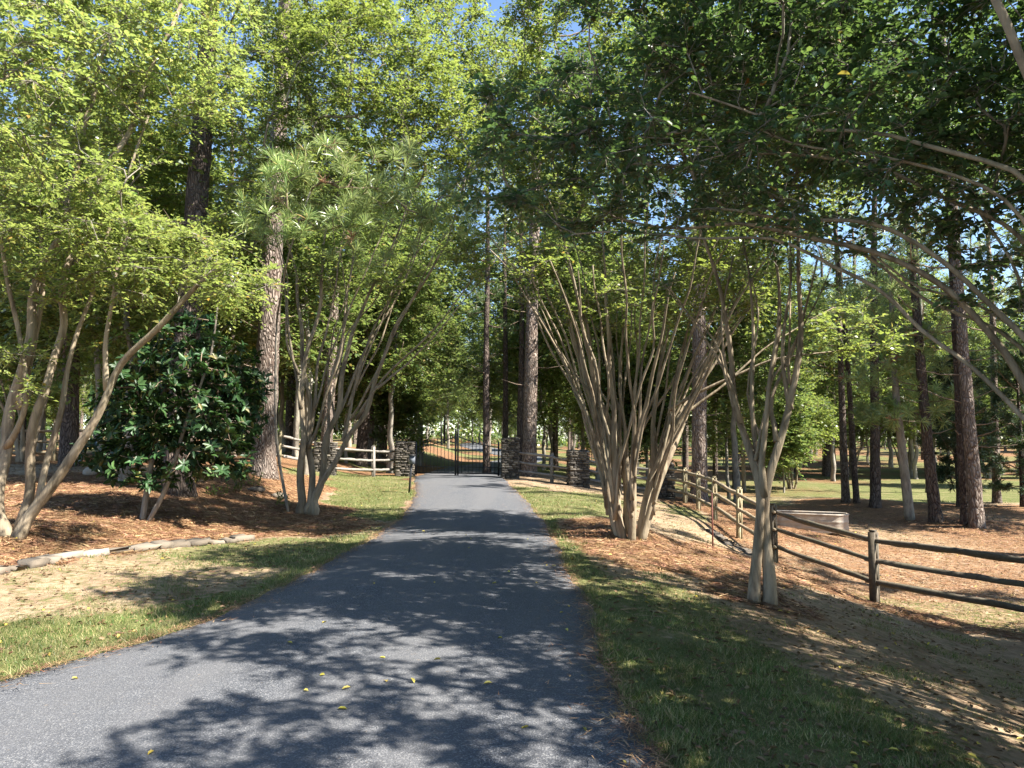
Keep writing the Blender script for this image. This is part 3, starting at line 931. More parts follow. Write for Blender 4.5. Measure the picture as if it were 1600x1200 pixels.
fence('three-rail split rail fence running past the slim crepe myrtle to the right edge', fr, 1.18, RAILS, .12, .050, 'wood_dark', 'wood_dark', 11,
      post_labels={2: 'pale yellowish new post', 3: 'pale yellowish new post', 4: 'pale yellowish new post', 5: 'dark weathered post'},
      pmats={1: 'wood_new', 2: 'wood_new', 3: 'wood_new', 4: 'wood_new'}, rmats={0: 'wood_brown', 1: 'wood_brown', 2: 'wood_brown', 3: 'wood_brown', 4: 'wood_brown'}, ends=(False, True))
fence('short weathered rail fence between the right gate pillar and the lone stone pillar', [(pRx + .38, 28.1), (px_at(862, 27.7)), (p3x - .42, 27.2)], 1.1, (.28, .62, .96), .11, .048, 'wood_grey', 'wood_grey', 12, ends=(False, False))
fence('shaded rail fence behind the trunks of the big crepe myrtle', [(p3x + .42, 27.2), px_at(968, 26.8), (p5x - .3, 26.4)], 1.1, (.28, .62, .96), .13, .055, 'wood_brown', 'wood_grey', 13, ends=(False, False))
fence('white weathered rail fence climbing left from the left gate pillar', [(pLx - .43, 29.6), px_at(584, 28.5), (p4x + .41, 27.1)], 1.15, (.26, .62, .98), .11, .048, 'wood_grey', 'wood_grey', 14, ends=(False, False))
fl = [(p4x - .4, 27.0), px_at(437, 26), px_at(338, 25.4), px_at(255, 25), px_at(170, 24.6), px_at(85, 24.3), px_at(0, 24), px_at(-90, 23.6)]
fence('long rail fence on the left bank behind the magnolia and the pines', fl, 1.12, (.3, .66, 1.0), .11, .048, 'wood_new', 'wood_grey', 15, ends=(False, True), rmats={k: 'wood_brown' for k in range(1, 8)})

# ---- stone edgings
def edging(label, px, n, sz, mat, seed, hgt=.10):
    rng = np.random.default_rng(seed)
    P = poly_world(px); s = np.concatenate([[0], np.cumsum(np.linalg.norm(np.diff(P, axis=0), axis=1))])
    root = empty('stone_edging', label, 'edging', (P[0][0], P[0][1], Tz(*P[0])))
    t = 0.0
    while t < s[-1]:
        ln = rng.uniform(*sz)
        x, y = np.interp(t + ln / 2, s, P[:, 0]), np.interp(t + ln / 2, s, P[:, 1])
        x2, y2 = np.interp(t + ln, s, P[:, 0]), np.interp(t + ln, s, P[:, 1]); x1, y1 = np.interp(t, s, P[:, 0]), np.interp(t, s, P[:, 1])
        rz = math.atan2(y2 - y1, x2 - x1) + rng.normal(0, .10)
        g = Geo(); hh = hgt * rng.uniform(.7, 1.3)
        stone_block(rng, g, (x, y, Tz(x, y) + hh * .15), (ln * rng.uniform(.80, .98), rng.uniform(.20, .36), hh), rz + rng.normal(0, .08), .032)
        part('stone', g, M[mat], root)
        t += ln
    return root
edging('low edging of flat tan stones along the front of the left pine straw bed', [(-160, 915), (0, 893), (70, 879), (122, 868), (219, 859), (306, 851), (380, 844)], 0, (.18, .50), 'edge_stone', 21, .10)
edging('thin line of small dark stones along the foot of the right rail fence', [(1104, 828), (1125, 842), (1150, 856), (1172, 868), (1200, 882)], 0, (.10, .24), 'edge_stone_dark', 22, .05)

# ---- red stake
b = gp(1112, 856)
r = empty('metal_stake', 'thin rusty red metal stake in the ground before the pale fence post', 'stake', tuple(b))
t = W(1114, 770, b[1])
g = Geo(); box(g, tuple((b + t) / 2 + [0, 0, -.05]), (.035, .006, t[2] - b[2] + .1), .4); part('web', g, M['red_paint'], r)
g = Geo(); box(g, tuple((b + t) / 2 + [-.008, -.018, -.05]), (.006, .03, t[2] - b[2] + .1), .4); part('flange', g, M['red_paint'], r)

# ---- stock tank
def tank():
    cx, cy_ = G(1262, 826)
    z = Tz(cx, cy_)
    m, nt, b_, out = new_mat('tank_metal')
    P = world_pos(nt); n = noise(nt, 6, 5, P); n2 = noise(nt, 1.8, 3, P)
    c = ramp(nt, n, [(.3, (.27, .215, .165)), (.7, (.42, .365, .30))])
    c = mixc(nt, ramp(nt, n2, [(.5, (0, 0, 0)), (.62, (.7, .7, .7))]), c, (.38, .26, .17))
    nt.links.new(c, b_.inputs['Base Color']); b_.inputs['Roughness'].default_value = .6; b_.inputs['Metallic'].default_value = .1
    root = empty('stock_tank', 'oval pale tan stock tank sitting in the pine straw beyond the rail fence', 'tank', (cx, cy_, z))
    L_, R_, H_ = 1.02, .38, .42; rot = math.radians(158)
    th = np.linspace(0, 2 * math.pi, 49)[:-1]
    def ring(rad, zz):
        x = np.where(np.cos(th) > 0, (L_ - R_), -(L_ - R_)) + rad * np.cos(th); y = rad * np.sin(th)
        return np.stack([cx + x * math.cos(rot) - y * math.sin(rot), cy_ + x * math.sin(rot) + y * math.cos(rot), np.full_like(x, z + zz)], 1)
    zs = np.linspace(-.05, H_, 30)
    rows_ = [ring(R_ + .010 * max(0, math.sin(zz * 2 * math.pi / .187)) , zz) for zz in zs] + [ring(R_ - .012, zz) for zz in zs[::-1]]
    V_ = np.array(rows_); nr_ = len(V_); k_ = 48
    q = [(a * k_ + b2, a * k_ + (b2 + 1) % k_, (a + 1) * k_ + (b2 + 1) % k_, (a + 1) * k_ + b2) for a in range(nr_ - 1) for b2 in range(k_)]
    g = Geo(); g.add(V_.reshape(-1, 3), q); part('tank_wall', g, m, root, True)
    g = Geo(); rg = ring(R_, H_); tube(g, np.vstack([rg, rg[:2]]), .022, 8, False); part('rim', g, m, root, True)
    g = Geo(); rg = ring(R_ - .02, .0); g.add(np.vstack([rg, [[cx, cy_, z]]]), None, [(a, (a + 1) % 48, 48) for a in range(48)]); part('tank_floor', g, m, root)
tank()

# ---- small stones on the left bed
def rock(label, u, v, s, seed, mat='edge_stone'):
    rng = np.random.default_rng(seed); b_ = gp(u, v)
    me_g = Geo(); th = np.linspace(0, math.pi, 6); ph = np.linspace(0, 2 * math.pi, 9)[:-1]
    V_ = np.array([[math.sin(a) * math.cos(c), math.sin(a) * math.sin(c), math.cos(a)] for a in th for c in ph]) * np.array(s)
    V_ = V_ * (1 + rng.normal(0, .09, (len(V_), 1))) + b_ + [0, 0, s[2] * .4]
    q = [(a * 8 + c, a * 8 + (c + 1) % 8, (a + 1) * 8 + (c + 1) % 8, (a + 1) * 8 + c) for a in range(5) for c in range(8)]
    me_g.add(V_, q); o = Geo(); o = me_g
    ob = bpy.data.objects.new('rock', o.mesh('rock', tuple(b_))); ob.location = b_; col.objects.link(ob); ob.data.materials.append(M[mat])
    ob['label'] = label; ob['category'] = 'rock'
rock('pale rounded rock in the straw under the magnolia', 141, 742, (.20, .15, .15), 1)
rock('grey rock beside the thin stem left of the crepe myrtle', 436, 778, (.22, .18, .10), 2)
rock('dark flat rock on the straw bank below the leaning pine', 400, 768, (.24, .18, .09), 3, 'edge_stone_dark')

# ================================================================== NEAR TREES
def vase(rng, base, n_trunk, n_stem, zfork, height, spread, r_tr, r_st, r_end, lean=(0, 0), base_r=.3):
    """multi-stemmed crepe myrtle skeleton; each stem is a separate polyline"""
    stems = []
    base = np.asarray(base, float)
    tr = [k * 2 * math.pi / n_trunk + rng.uniform(-.4, .4) for k in range(n_trunk)]
    for q in range(n_stem):
        az0 = tr[q % n_trunk]; az = az0 + rng.normal(0, .55)
        sp = spread * rng.uniform(.10, 1.0) ** .9
        zf = zfork * rng.uniform(.75, 1.25)
        first = q < n_trunk
        b0 = base + np.array([math.cos(az0), math.sin(az0), 0]) * base_r * .55 + [0, 0, -.15]
        f0 = base + np.array([math.cos(az0), math.sin(az0), 0]) * (base_r * 1.05 + .10 * zf) + [0, 0, zf * .85]
        pts = [b0, (b0 + f0) / 2 + rng.normal(0, .01, 3), f0] if first else [f0 + [0, 0, -.3], f0 + rng.normal(0, .05, 3) * [1, 1, .4]]
        H = height * rng.uniform(.75, 1.05)
        for s in np.linspace(.12, 1, 8):
            rad = base_r + .12 + sp * (s ** 1.25)
            a2 = az0 + (az - az0) * min(1, s * 2.2)
            pts.append(base + np.array([math.cos(a2) * rad + lean[0] * s, math.sin(a2) * rad + lean[1] * s, zf * .85 + (H - zf * .85) * s]) + rng.normal(0, .035, 3))
        stems.append((pts, (r_tr if first else r_st) * rng.uniform(.85, 1.15), r_end * rng.uniform(.8, 1.2)))
    return stems

def E(u, v, D, r): return (W(u, v, D), np.array(r, float))

# R1 big crepe myrtle
b = gp(985, 838); rg = np.random.default_rng(31)
st = vase(rg, b, 9, 52, .95, 5.8, 2.6, .085, .036, .013, lean=(.35, 0), base_r=.30)
D1 = b[1]
# side branches reaching left and right
st.append(([W(935, 640, D1 - .2), W(890, 570, D1 - .4), W(862, 520, D1 - .6), W(846, 470, D1 - .8)], .03, .010))
st.append(([W(1045, 640, D1), W(1130, 590, D1 - .2), W(1210, 560, D1 - .4), W(1330, 545, D1 - .6)], .04, .010))
st.append(([W(1050, 660, D1 + .2), W(1120, 610, D1 + .2), W(1200, 540, D1 + .3), W(1300, 480, D1 + .4)], .035, .010))
R1 = broad_tree('crepe_myrtle', 'big many-stemmed crepe myrtle fanning up from a mound right of the driveway', 'tree', b, st,
    [E(900, 250, D1, (1.5, 1.8, 1.3)), E(1050, 170, D1, (2.0, 2, 1.5)), E(1210, 260, D1, (1.6, 1.8, 1.4)), E(950, 40, D1, (1.9, 2, 1.4)), E(850, 430, D1 - .7, (.7, .9, .5)), E(1330, 520, D1 - .4, (.8, .8, .45)), E(820, 180, D1, (.8, 1, 1.0)), E(1060, 400, D1 + .5, (1.6, 1.4, .6)), E(980, 480, D1, (1.4, 1.2, .5)), E(1120, 450, D1, (1.0, 1.2, .5)), E(835, 290, D1 + 2, (.9, 1, 1.1))],
    101, nb=760, ntw=8, tlen=.42, nl=9, L=.085, Wd=.050, leaf='leaf_green', minz=b[2] + 2.3)

# R2 slim crepe myrtle
b = gp(1188, 943); D2 = b[1]
def pl(pts, D): return [W(u, v, D + dd) for (u, v, dd) in pts]
st = [([b + [-.085, 0, -.1]] + pl([(1180, 880, 0), (1183, 820, 0), (1188, 765, 0), (1172, 700, .05), (1155, 650, .1), (1150, 560, .1), (1135, 480, 0), (1110, 400, -.1), (1090, 330, -.2)], D2), .082, .018),
      ([b + [.11, .02, -.1]] + pl([(1203, 880, 0), (1199, 820, .05), (1196, 770, .05), (1213, 700, 0), (1235, 640, 0), (1248, 560, 0), (1256, 480, .1), (1252, 400, .1), (1250, 330, .1)], D2), .092, .020),
      (pl([(1192, 775, 0), (1190, 700, -.05), (1196, 620, -.05), (1215, 520, -.1), (1218, 440, -.1), (1212, 370, -.1)], D2), .05, .014),
      (pl([(1194, 770, .1), (1183, 700, .1), (1172, 610, .1), (1180, 520, .2), (1172, 440, .2), (1160, 360, .2)], D2), .045, .012),
      (pl([(1235, 640, 0), (1222, 580, .1), (1228, 500, .2), (1236, 420, .3), (1230, 340, .3)], D2), .035, .012),
      (pl([(1158, 660, 0), (1140, 600, -.1), (1112, 540, -.2), (1080, 490, -.3), (1040, 440, -.4)], D2), .032, .010),
      (pl([(1213, 690, 0), (1205, 620, .2), (1245, 540, .3), (1262, 470, .3), (1280, 400, .3)], D2), .035, .012),
      (pl([(1172, 700, .1), (1150, 640, 0), (1130, 560, 0), (1128, 480, 0), (1145, 400, 0)], D2), .032, .012)]
rj = np.random.default_rng(9)
for k_ in range(2, 7):
    pts_, a_, c_ = st[k_]
    st.append(([p_ + rj.normal(0, .09, 3) for p_ in pts_[1:]], .020, .008))
R2 = broad_tree('crepe_myrtle', 'slim twin-trunked crepe myrtle on bare dirt beside the dark fence post', 'tree', b, st,
    [E(1190, 240, D2, (1.1, 1.2, .7)), E(1090, 180, D2, (1.0, 1.0, .7)), E(1280, 150, D2, (1.1, 1.2, .9)), E(1180, 50, D2, (1.5, 1.5, .8)), (np.array([1.8, D2 + .3, 6.0]), np.array([1.3, 1.3, .8])), (np.array([4.2, D2 + .5, 6.1]), np.array([1.4, 1.3, .9]))],
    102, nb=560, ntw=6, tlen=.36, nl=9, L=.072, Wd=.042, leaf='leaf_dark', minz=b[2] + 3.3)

# R0 crepe myrtle just outside the right edge, arching over the drive
b = np.array([5.5, 5.4, Tz(5.5, 5.4)])
def bp(*pts): return [b + [0, 0, -.1], b + [-.15, 0, .9]] + [W(*p) for p in pts]
st = [(bp((1680, 690, 5.6), (1600, 585, 6), (1500, 480, 6.1), (1400, 398, 6.2), (1250, 362, 6.4), (1100, 347, 6.6), (940, 354, 6.9)), 0.068, 0.011),
      (bp((1660, 590, 5.6), (1600, 505, 5.7), (1480, 405, 5.9), (1350, 350, 6), (1200, 332, 6.2), (1050, 322, 6.5)), 0.058, 0.011),
      (bp((1690, 650, 6.3), (1600, 555, 6.5), (1480, 480, 6.8), (1380, 425, 7), (1300, 385, 7.2), (1180, 352, 7.5)), 0.048, 0.010),
      (bp((1720, 500, 5.3), (1600, 268, 5.2), (1460, 228, 5.5), (1320, 190, 6), (1180, 172, 6.2), (1070, 146, 6.5)), 0.054, 0.010),
      (bp((1750, 450, 4.4), (1640, 150, 3.8), (1560, 30, 3.8), (1500, -60, 3.9), (1400, -160, 4.2)), 0.048, 0.024),
      (bp((1700, 560, 5.8), (1560, 330, 5.9), (1400, 250, 6.2), (1250, 250, 6.6), (1080, 235, 7.0), (900, 230, 7.3)), 0.041, 0.010),
      (bp((1740, 520, 6.5), (1650, 300, 7), (1500, 100, 7.2), (1350, 20, 7.4), (1150, -30, 7.6)), 0.041, 0.011),
      (bp((1900, 300, 5.5), (1950, 0, 5.4), (1950, -300, 5.2)), 0.048, 0.016),
      (bp((2000, 500, 4.6), (2300, 300, 4), (2500, 100, 3.4)), 0.041, 0.016)]
rj = np.random.default_rng(10)
for k_ in (0, 2, 3, 5):
    pts_, a_, c_ = st[k_]; o_ = rj.normal(0, .16, 3)
    st.append(([p_ + o_ * min(1, q_ / 2) + rj.normal(0, .07, 3) for q_, p_ in enumerate(pts_)], a_ * .6, .009))
R0 = broad_tree('crepe_myrtle', 'shaded crepe myrtle rooted past the right edge, its boughs arching over the driveway', 'tree', b, st,
    [E(900, 245, 7.1, (1.1, 1.0, .75)), E(1080, 215, 6.6, (1.1, 1.0, .85)), E(1280, 235, 6.3, (1.1, 1.0, .75)), E(1480, 170, 6.2, (1.1, 1.1, 1.0)), E(1150, 60, 7.2, (1.3, 1.1, .7)), E(1400, 40, 7.0, (1.3, 1.2, .8)),
     E(1650, 330, 6.0, (.9, 1.1, 1.0)), E(1900, 60, 5.2, (1.7, 1.8, 1.3)), E(1300, -150, 6.5, (2.2, 1.6, .8)), (np.array([5.2, 3.6, 4.3]), np.array([1.7, 1.7, 1.1])), (np.array([3.4, 2.6, 5.0]), np.array([1.5, 1.6, .8])), (np.array([6.5, 5.5, 5.2]), np.array([1.8, 1.8, 1.2])), (np.array([4.6, 8.2, 5.3]), np.array([1.8, 1.4, .8])), (np.array([3.1, 5.0, 5.5]), np.array([1.8, 1.3, .6])), (np.array([1.8, 6.4, 5.9]), np.array([1.3, 1.2, .5]))],
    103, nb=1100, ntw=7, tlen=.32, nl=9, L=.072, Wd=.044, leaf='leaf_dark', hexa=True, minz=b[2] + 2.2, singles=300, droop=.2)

# L2 crepe myrtle left of drive
b = gp(478, 802); D3 = b[1]
def q(*pts): return [W(u, v, D3 + d) for u, v, d in pts]
st = [([b + [-.12, 0, -.1]] + q((467, 760, 0), (469, 700, 0), (470, 620, 0), (478, 540, 0), (500, 470, 0), (505, 400, 0), (520, 310, .1)), .105, .02),
      ([b + [.0, .05, -.1]] + q((480, 760, 0), (482, 700, .1), (484, 640, .1), (476, 560, .1), (470, 480, .2), (455, 400, .2), (440, 300, .3)), .10, .02),
      ([b + [.1, 0, -.1]] + q((497, 760, 0), (510, 715, 0), (522, 660, 0), (532, 600, 0), (548, 530, 0), (572, 470, 0), (600, 400, 0), (640, 320, 0)), .10, .02),
      ([b + [.18, -.05, -.1]] + q((500, 770, 0), (530, 715, -.1), (556, 660, -.1), (582, 600, -.2), (610, 540, -.2), (650, 470, -.3), (690, 390, -.4), (720, 320, -.5)), .09, .018),
      (q((512, 710, .1), (515, 650, .2), (520, 590, .3), (535, 520, .3), (545, 450, .4), (560, 370, .4)), .05, .015),
      (q((482, 690, .1), (494, 630, .2), (498, 560, .3), (520, 480, .4), (530, 400, .4), (545, 330, .4)), .05, .015),
      (q((536, 690, 0), (548, 640, .1), (560, 570, .2), (590, 500, .3), (625, 430, .4), (670, 370, .5)), .05, .015),
      (q((522, 660, .1), (545, 610, .3), (575, 540, .5), (620, 470, .6), (650, 400, .7), (665, 330, .7)), .05, .015),
      (q((470, 640, -.1), (462, 580, -.2), (452, 520, -.3), (450, 440, -.3), (430, 370, -.4)), .045, .014),
      (q((556, 655, 0), (590, 600, -.2), (630, 560, -.4), (690, 500, -.6), (745, 430, -.8)), .04, .012),
      (q((482, 700, 0), (505, 640, -.2), (530, 560, -.4), (545, 480, -.5), (580, 400, -.6), (610, 340, -.6)), .045, .013)]
rj = np.random.default_rng(8)
for k_ in range(2, 10):
    pts_, a_, c_ = st[k_]
    st.append(([p_ + rj.normal(0, .13, 3) for p_ in pts_[(3 if k_ < 4 else 1):]], .032, .010))
L2 = broad_tree('crepe_myrtle', 'tan-stemmed crepe myrtle left of the driveway, its stems leaning over it', 'tree', b, st,
    [E(430, 170, D3, (1.6, 1.8, 1.5)), E(580, 130, D3, (1.9, 2, 1.6)), E(690, 200, D3 - .3, (1.2, 1.6, 1.5)), E(560, 290, D3, (1.6, 1.5, .8)), E(500, 0, D3, (2.0, 2, 1.2)), E(740, 380, D3 - .7, (.7, .9, .7)), E(380, 340, D3 - .3, (.8, .9, .8)), E(500, 420, D3, (.8, .9, .4)), E(600, 440, D3 - .4, (.8, .9, .4)), E(765, 110, D3 + 1, (1.1, 1.3, 1.3)), E(740, 260, D3 + .5, (.9, 1, 1)), E(690, 20, D3 + 1, (1.0, 1, .9))],
    104, nb=860, ntw=8, tlen=.44, nl=9, L=.090, Wd=.052, leaf='leaf_green', minz=b[2] + 2.6)

# L1 crepe myrtle at the left edge
b = gp(15, 838); D4 = b[1]
def q(*pts): return [W(u, v, D4 + d) for u, v, d in pts]
st = [([b + [.12, -.02, -.1]] + q((45, 800, 0), (75, 765, 0), (110, 725, 0), (150, 655, 0), (178, 590, 0), (200, 555, -.1), (245, 515, -.2), (290, 470, -.3), (315, 440, -.4), (350, 410, -.5)), .10, .03),
      ([b + [-.05, 0, -.1]] + q((4, 770, 0), (8, 700, .1), (28, 640, .2), (38, 560, .2), (60, 470, .3), (95, 350, .4), (130, 220, .5), (165, 60, .6), (190, -60, .6)), .105, .03),
      ([b + [.05, .1, -.1]] + q((32, 790, .1), (50, 720, .1), (58, 640, .1), (75, 570, .1), (98, 500, .2), (112, 420, .3), (140, 320, .4), (200, 200, .5), (255, 60, .6), (300, -60, .7)), .085, .025),
      (q((60, 785, .1), (72, 720, .2), (95, 650, .2), (104, 590, .3), (115, 530, .3), (150, 440, .4), (175, 350, .5), (200, 280, .5), (230, 180, .6)), .055, .02),
      (q((168, 610, 0), (162, 560, -.1), (168, 510, -.1), (178, 465, -.2), (185, 400, -.2), (215, 330, -.2)), .05, .018),
      ([b + [-.2, 0, -.1]] + q((-25, 760, 0), (-50, 660, 0), (-70, 520, -.1), (-70, 350, -.2), (-60, 150, -.3)), .09, .025),
      (q((10, 700, .1), (25, 680, .0), (42, 620, -.1), (30, 520, -.2), (12, 420, -.3), (-10, 300, -.4), (-10, 150, -.4)), .05, .018),
      (q((28, 640, .2), (50, 560, .3), (70, 450, .4), (60, 340, .5), (75, 220, .5), (110, 80, .5)), .05, .02),
      (q((112, 420, .3), (150, 360, .5), (210, 280, .7), (260, 240, .8)), .03, .01)]
L1 = broad_tree('crepe_myrtle', 'pale-trunked crepe myrtle at the left edge with a stem arching right over the straw bed', 'tree', b, st,
    [E(300, 430, D4 - .4, (1.15, .9, .55)), E(190, 390, D4 - .4, (.9, .9, .6)), E(150, 300, D4, (1.2, 1.2, .8)), E(60, 380, D4 - .2, (.7, .8, .9)), E(90, 607, D4 - .3, (.42, .4, .12)), E(45, 560, D4 - .3, (.45, .4, .22)), E(250, 60, D4 + .4, (1.4, 1.5, 1.3)), E(70, 100, D4 + .3, (1.4, 1.5, 1.5)), E(-90, 250, D4, (.9, 1.2, 1.8))],
    105, nb=520, ntw=9, tlen=.36, nl=10, L=.070, Wd=.042, leaf='leaf_yellow', minz=b[2] + 1.3, droop=.25)

# L0 off the left edge: pale drooping sprays
b = np.array([-6.6, 5.8, Tz(-6.6, 5.8)])
st = [([b + [0, 0, -.1], b + [.1, .1, 1.2], W(-300, 350, 6.2), W(-100, 180, 6.5), W(60, 90, 6.8)], .08, .015),
      ([b + [.1, 0, -.1], b + [.2, .1, 1.5], W(-250, 150, 6.5), W(-60, 20, 6.9), W(90, -60, 7.1)], .08, .015),
      ([b + [-.1, 0, -.1], b + [-.3, .1, 1.5], W(-500, 100, 6), W(-600, -100, 6)], .08, .02)]
L0 = broad_tree('crepe_myrtle', 'pale yellow-green crepe myrtle sprays hanging in from beyond the upper left corner', 'tree', b, st,
    [E(0, 170, 6.7, (.65, .5, .75)), E(70, 60, 6.9, (.7, .5, .5)), E(-200, 80, 6.4, (.8, .9, .9)), E(-500, 0, 6, (1.2, 1.2, 1))],
    106, nb=230, ntw=5, tlen=.34, nl=10, L=.060, Wd=.034, leaf='leaf_yellow', minz=b[2] + 2.0, droop=.5, hexa=True)

# magnolia
b = gp(222, 812); D5 = b[1]
st = [([b + [0, 0, -.1], b + [.05, .1, .8], b + [.15, .2, 1.8], b + [.3, .3, 3.0]], .06, .02),
      ([b + [.08, 0, -.1], b + [.4, .1, .6], W(290, 660, D5), W(330, 560, D5), W(340, 480, D5)], .045, .015)]
def magnolia():
    rng = np.random.default_rng(107)
    root = empty('magnolia', 'dark glossy magnolia shrub with big leaves in front of the thick dark pine', 'tree', tuple(b))
    sk = Skel()
    for k, (pts, ra, rb) in enumerate(st):
        p = fit(pts, 16); sk.add(p, -1, np.linspace(ra, rb, 16), 'trunk')
    ells_ = [E(285, 610, D5 + .3, (1.35, 1.1, 1.0)), E(330, 650, D5 + .4, (1.0, .9, .8)), E(220, 650, D5 + .2, (.9, .9, .7)), E(300, 540, D5 + .4, (.9, .9, .6)), E(180, 700, D5 + .6, (.7, .7, .35)), E(240, 725, D5 + .2, (1.0, .8, .45)), E(345, 715, D5 + .2, (.6, .7, .4)), E(380, 600, D5 + .5, (.5, .6, .7))]
    tg = ell(rng, ells_, 780, .45)
    tips = sk.grow(rng, tg, step=.2, minz=b[2] + .25)
    r_ = sk.radii(.005)
    ps = sk.mesh(r_)
    part('trunk', ps['trunk'], M['grey_bark'], root, True); part('branches', ps['branch'], M['twig'], root, True)
    C = sk.p[tips]; D_ = sk.d[tips]; m = len(C); n = 9
    ax = norm(D_ * .6 + np.array([0, 0, .5]) + rng.normal(0, .25, C.shape))
    a = norm(np.cross(ax, rng.normal(0, 1, ax.shape))); c2 = np.cross(ax, a)
    Pn, An, Nn = [], [], []
    for k in range(n):
        ph = k * 2 * math.pi / n * 1.6 + rng.uniform(0, .5, (m, 1))
        out = a * np.cos(ph) + c2 * np.sin(ph); tilt = rng.uniform(.15, .6, (m, 1))
        An.append(out + ax * tilt); Pn.append(C - ax * rng.uniform(0, .10, (m, 1))); Nn.append(ax + rng.normal(0, .15, ax.shape))
    Pn, An, Nn = map(np.concatenate, (Pn, An, Nn)); sz = rng.uniform(.75, 1.15, len(Pn))
    gl = split_singles(root, Pn, An, Nn, sz, .165, .072, 'leaf_magnolia', 300, True)
    part('crown', gl, M['leaf_magnolia'], root, False, 'stuff')
magnolia()

# ---- near pines
def pt(u, v, D): return tuple(W(u, v, D))
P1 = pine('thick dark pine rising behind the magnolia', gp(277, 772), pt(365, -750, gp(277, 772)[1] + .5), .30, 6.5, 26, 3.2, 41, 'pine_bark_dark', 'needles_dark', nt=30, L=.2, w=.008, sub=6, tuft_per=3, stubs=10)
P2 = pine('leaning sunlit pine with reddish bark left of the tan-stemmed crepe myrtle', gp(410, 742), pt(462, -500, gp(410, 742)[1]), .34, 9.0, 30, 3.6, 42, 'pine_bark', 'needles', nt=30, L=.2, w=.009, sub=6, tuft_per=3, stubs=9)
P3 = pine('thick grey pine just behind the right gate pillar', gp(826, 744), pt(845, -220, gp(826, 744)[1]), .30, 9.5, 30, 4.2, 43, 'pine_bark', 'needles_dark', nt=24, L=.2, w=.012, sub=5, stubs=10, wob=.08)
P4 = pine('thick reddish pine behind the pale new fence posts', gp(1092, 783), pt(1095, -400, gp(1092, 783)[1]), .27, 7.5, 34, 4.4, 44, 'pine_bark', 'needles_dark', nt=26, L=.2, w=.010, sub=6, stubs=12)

# young pine with bright needle tufts in the left middle
def young_pine(label, base, trunk, r0, twigs, ntuft, L, w, nt, seed, brown=.05):
    rng = np.random.default_rng(seed)
    root = empty('young_pine', label, 'pine', tuple(base))
    sk = Skel(20000)
    p = fit(trunk, 30); sk.add(p, -1, np.linspace(r0, r0 * .35, 30), 'trunk')
    tg = ell(rng, twigs, ntuft, .2)
    tips = sk.grow(rng, tg, step=.2, minz=min(e[0][2] - e[1][2] * 1.8 for e in twigs), up=-.3)
    ps = sk.mesh(sk.radii(.0045, .5))
    part('trunk', ps['trunk'], M['grey_bark'], root, True); part('branches', ps['branch'], M['twig'], root, True)
    g_ = Geo(); C = sk.p[tips]; A_ = sk.d[tips] * .5 + [0, 0, .7] + rng.normal(0, .3, (len(tips), 3))
    k_ = rng.uniform(0, 1, len(C)) < brown
    tufts(rng, g_, C[~k_], A_[~k_], nt, L, w, .95)
    part('crown', g_, M['needles'], root)
    if k_.any():
        g_ = Geo(); tufts(rng, g_, C[k_], A_[k_], nt // 2, L * .8, w, .9); part('dead_needles', g_, M['straw'], root, label='brown dead needle tufts')
    return root
b = gp(452, 800); D6 = b[1] - 3.2
young_pine('young long-needled pine with bright tufts spread before the left crepe myrtle', b, [b + [0, 0, -.1], W(440, 745, b[1]), W(431, 690, b[1] - .2), W(430, 600, b[1] - .4), W(432, 500, b[1] - .6), W(450, 400, D6), W(465, 350, D6), W(485, 300, D6)], .035,
    [E(425, 335, D6, (.6, .6, .5)), E(540, 335, D6, (1.1, .7, .65)), E(635, 285, D6 - .1, (1.0, .7, .65)), E(500, 260, D6, (.9, .6, .5)), E(700, 330, D6, (.6, .5, .5)), E(580, 390, D6, (.8, .6, .3)), E(440, 270, D6, (.6, .5, .35))], 150, .27, .016, 50, 121)
b = gp(1422, 812)
young_pine('slim pine with a bright yellow-green skirt of needles in the paddock', b, [b + [0, 0, -.1], W(1416, 760, b[1]), W(1408, 690, b[1]), W(1400, 620, b[1]), W(1395, 520, b[1]), W(1390, 420, b[1])], .16,
    [E(1410, 645, b[1], (1.6, 1.2, .55)), E(1470, 620, b[1], (1.4, 1.2, .5)), E(1380, 585, b[1], (1.3, 1.2, .6)), E(1440, 540, b[1], (1.6, 1.4, .7)), E(1360, 480, b[1], (1.3, 1.3, .9))], 300, .34, .030, 34, 122, .06)

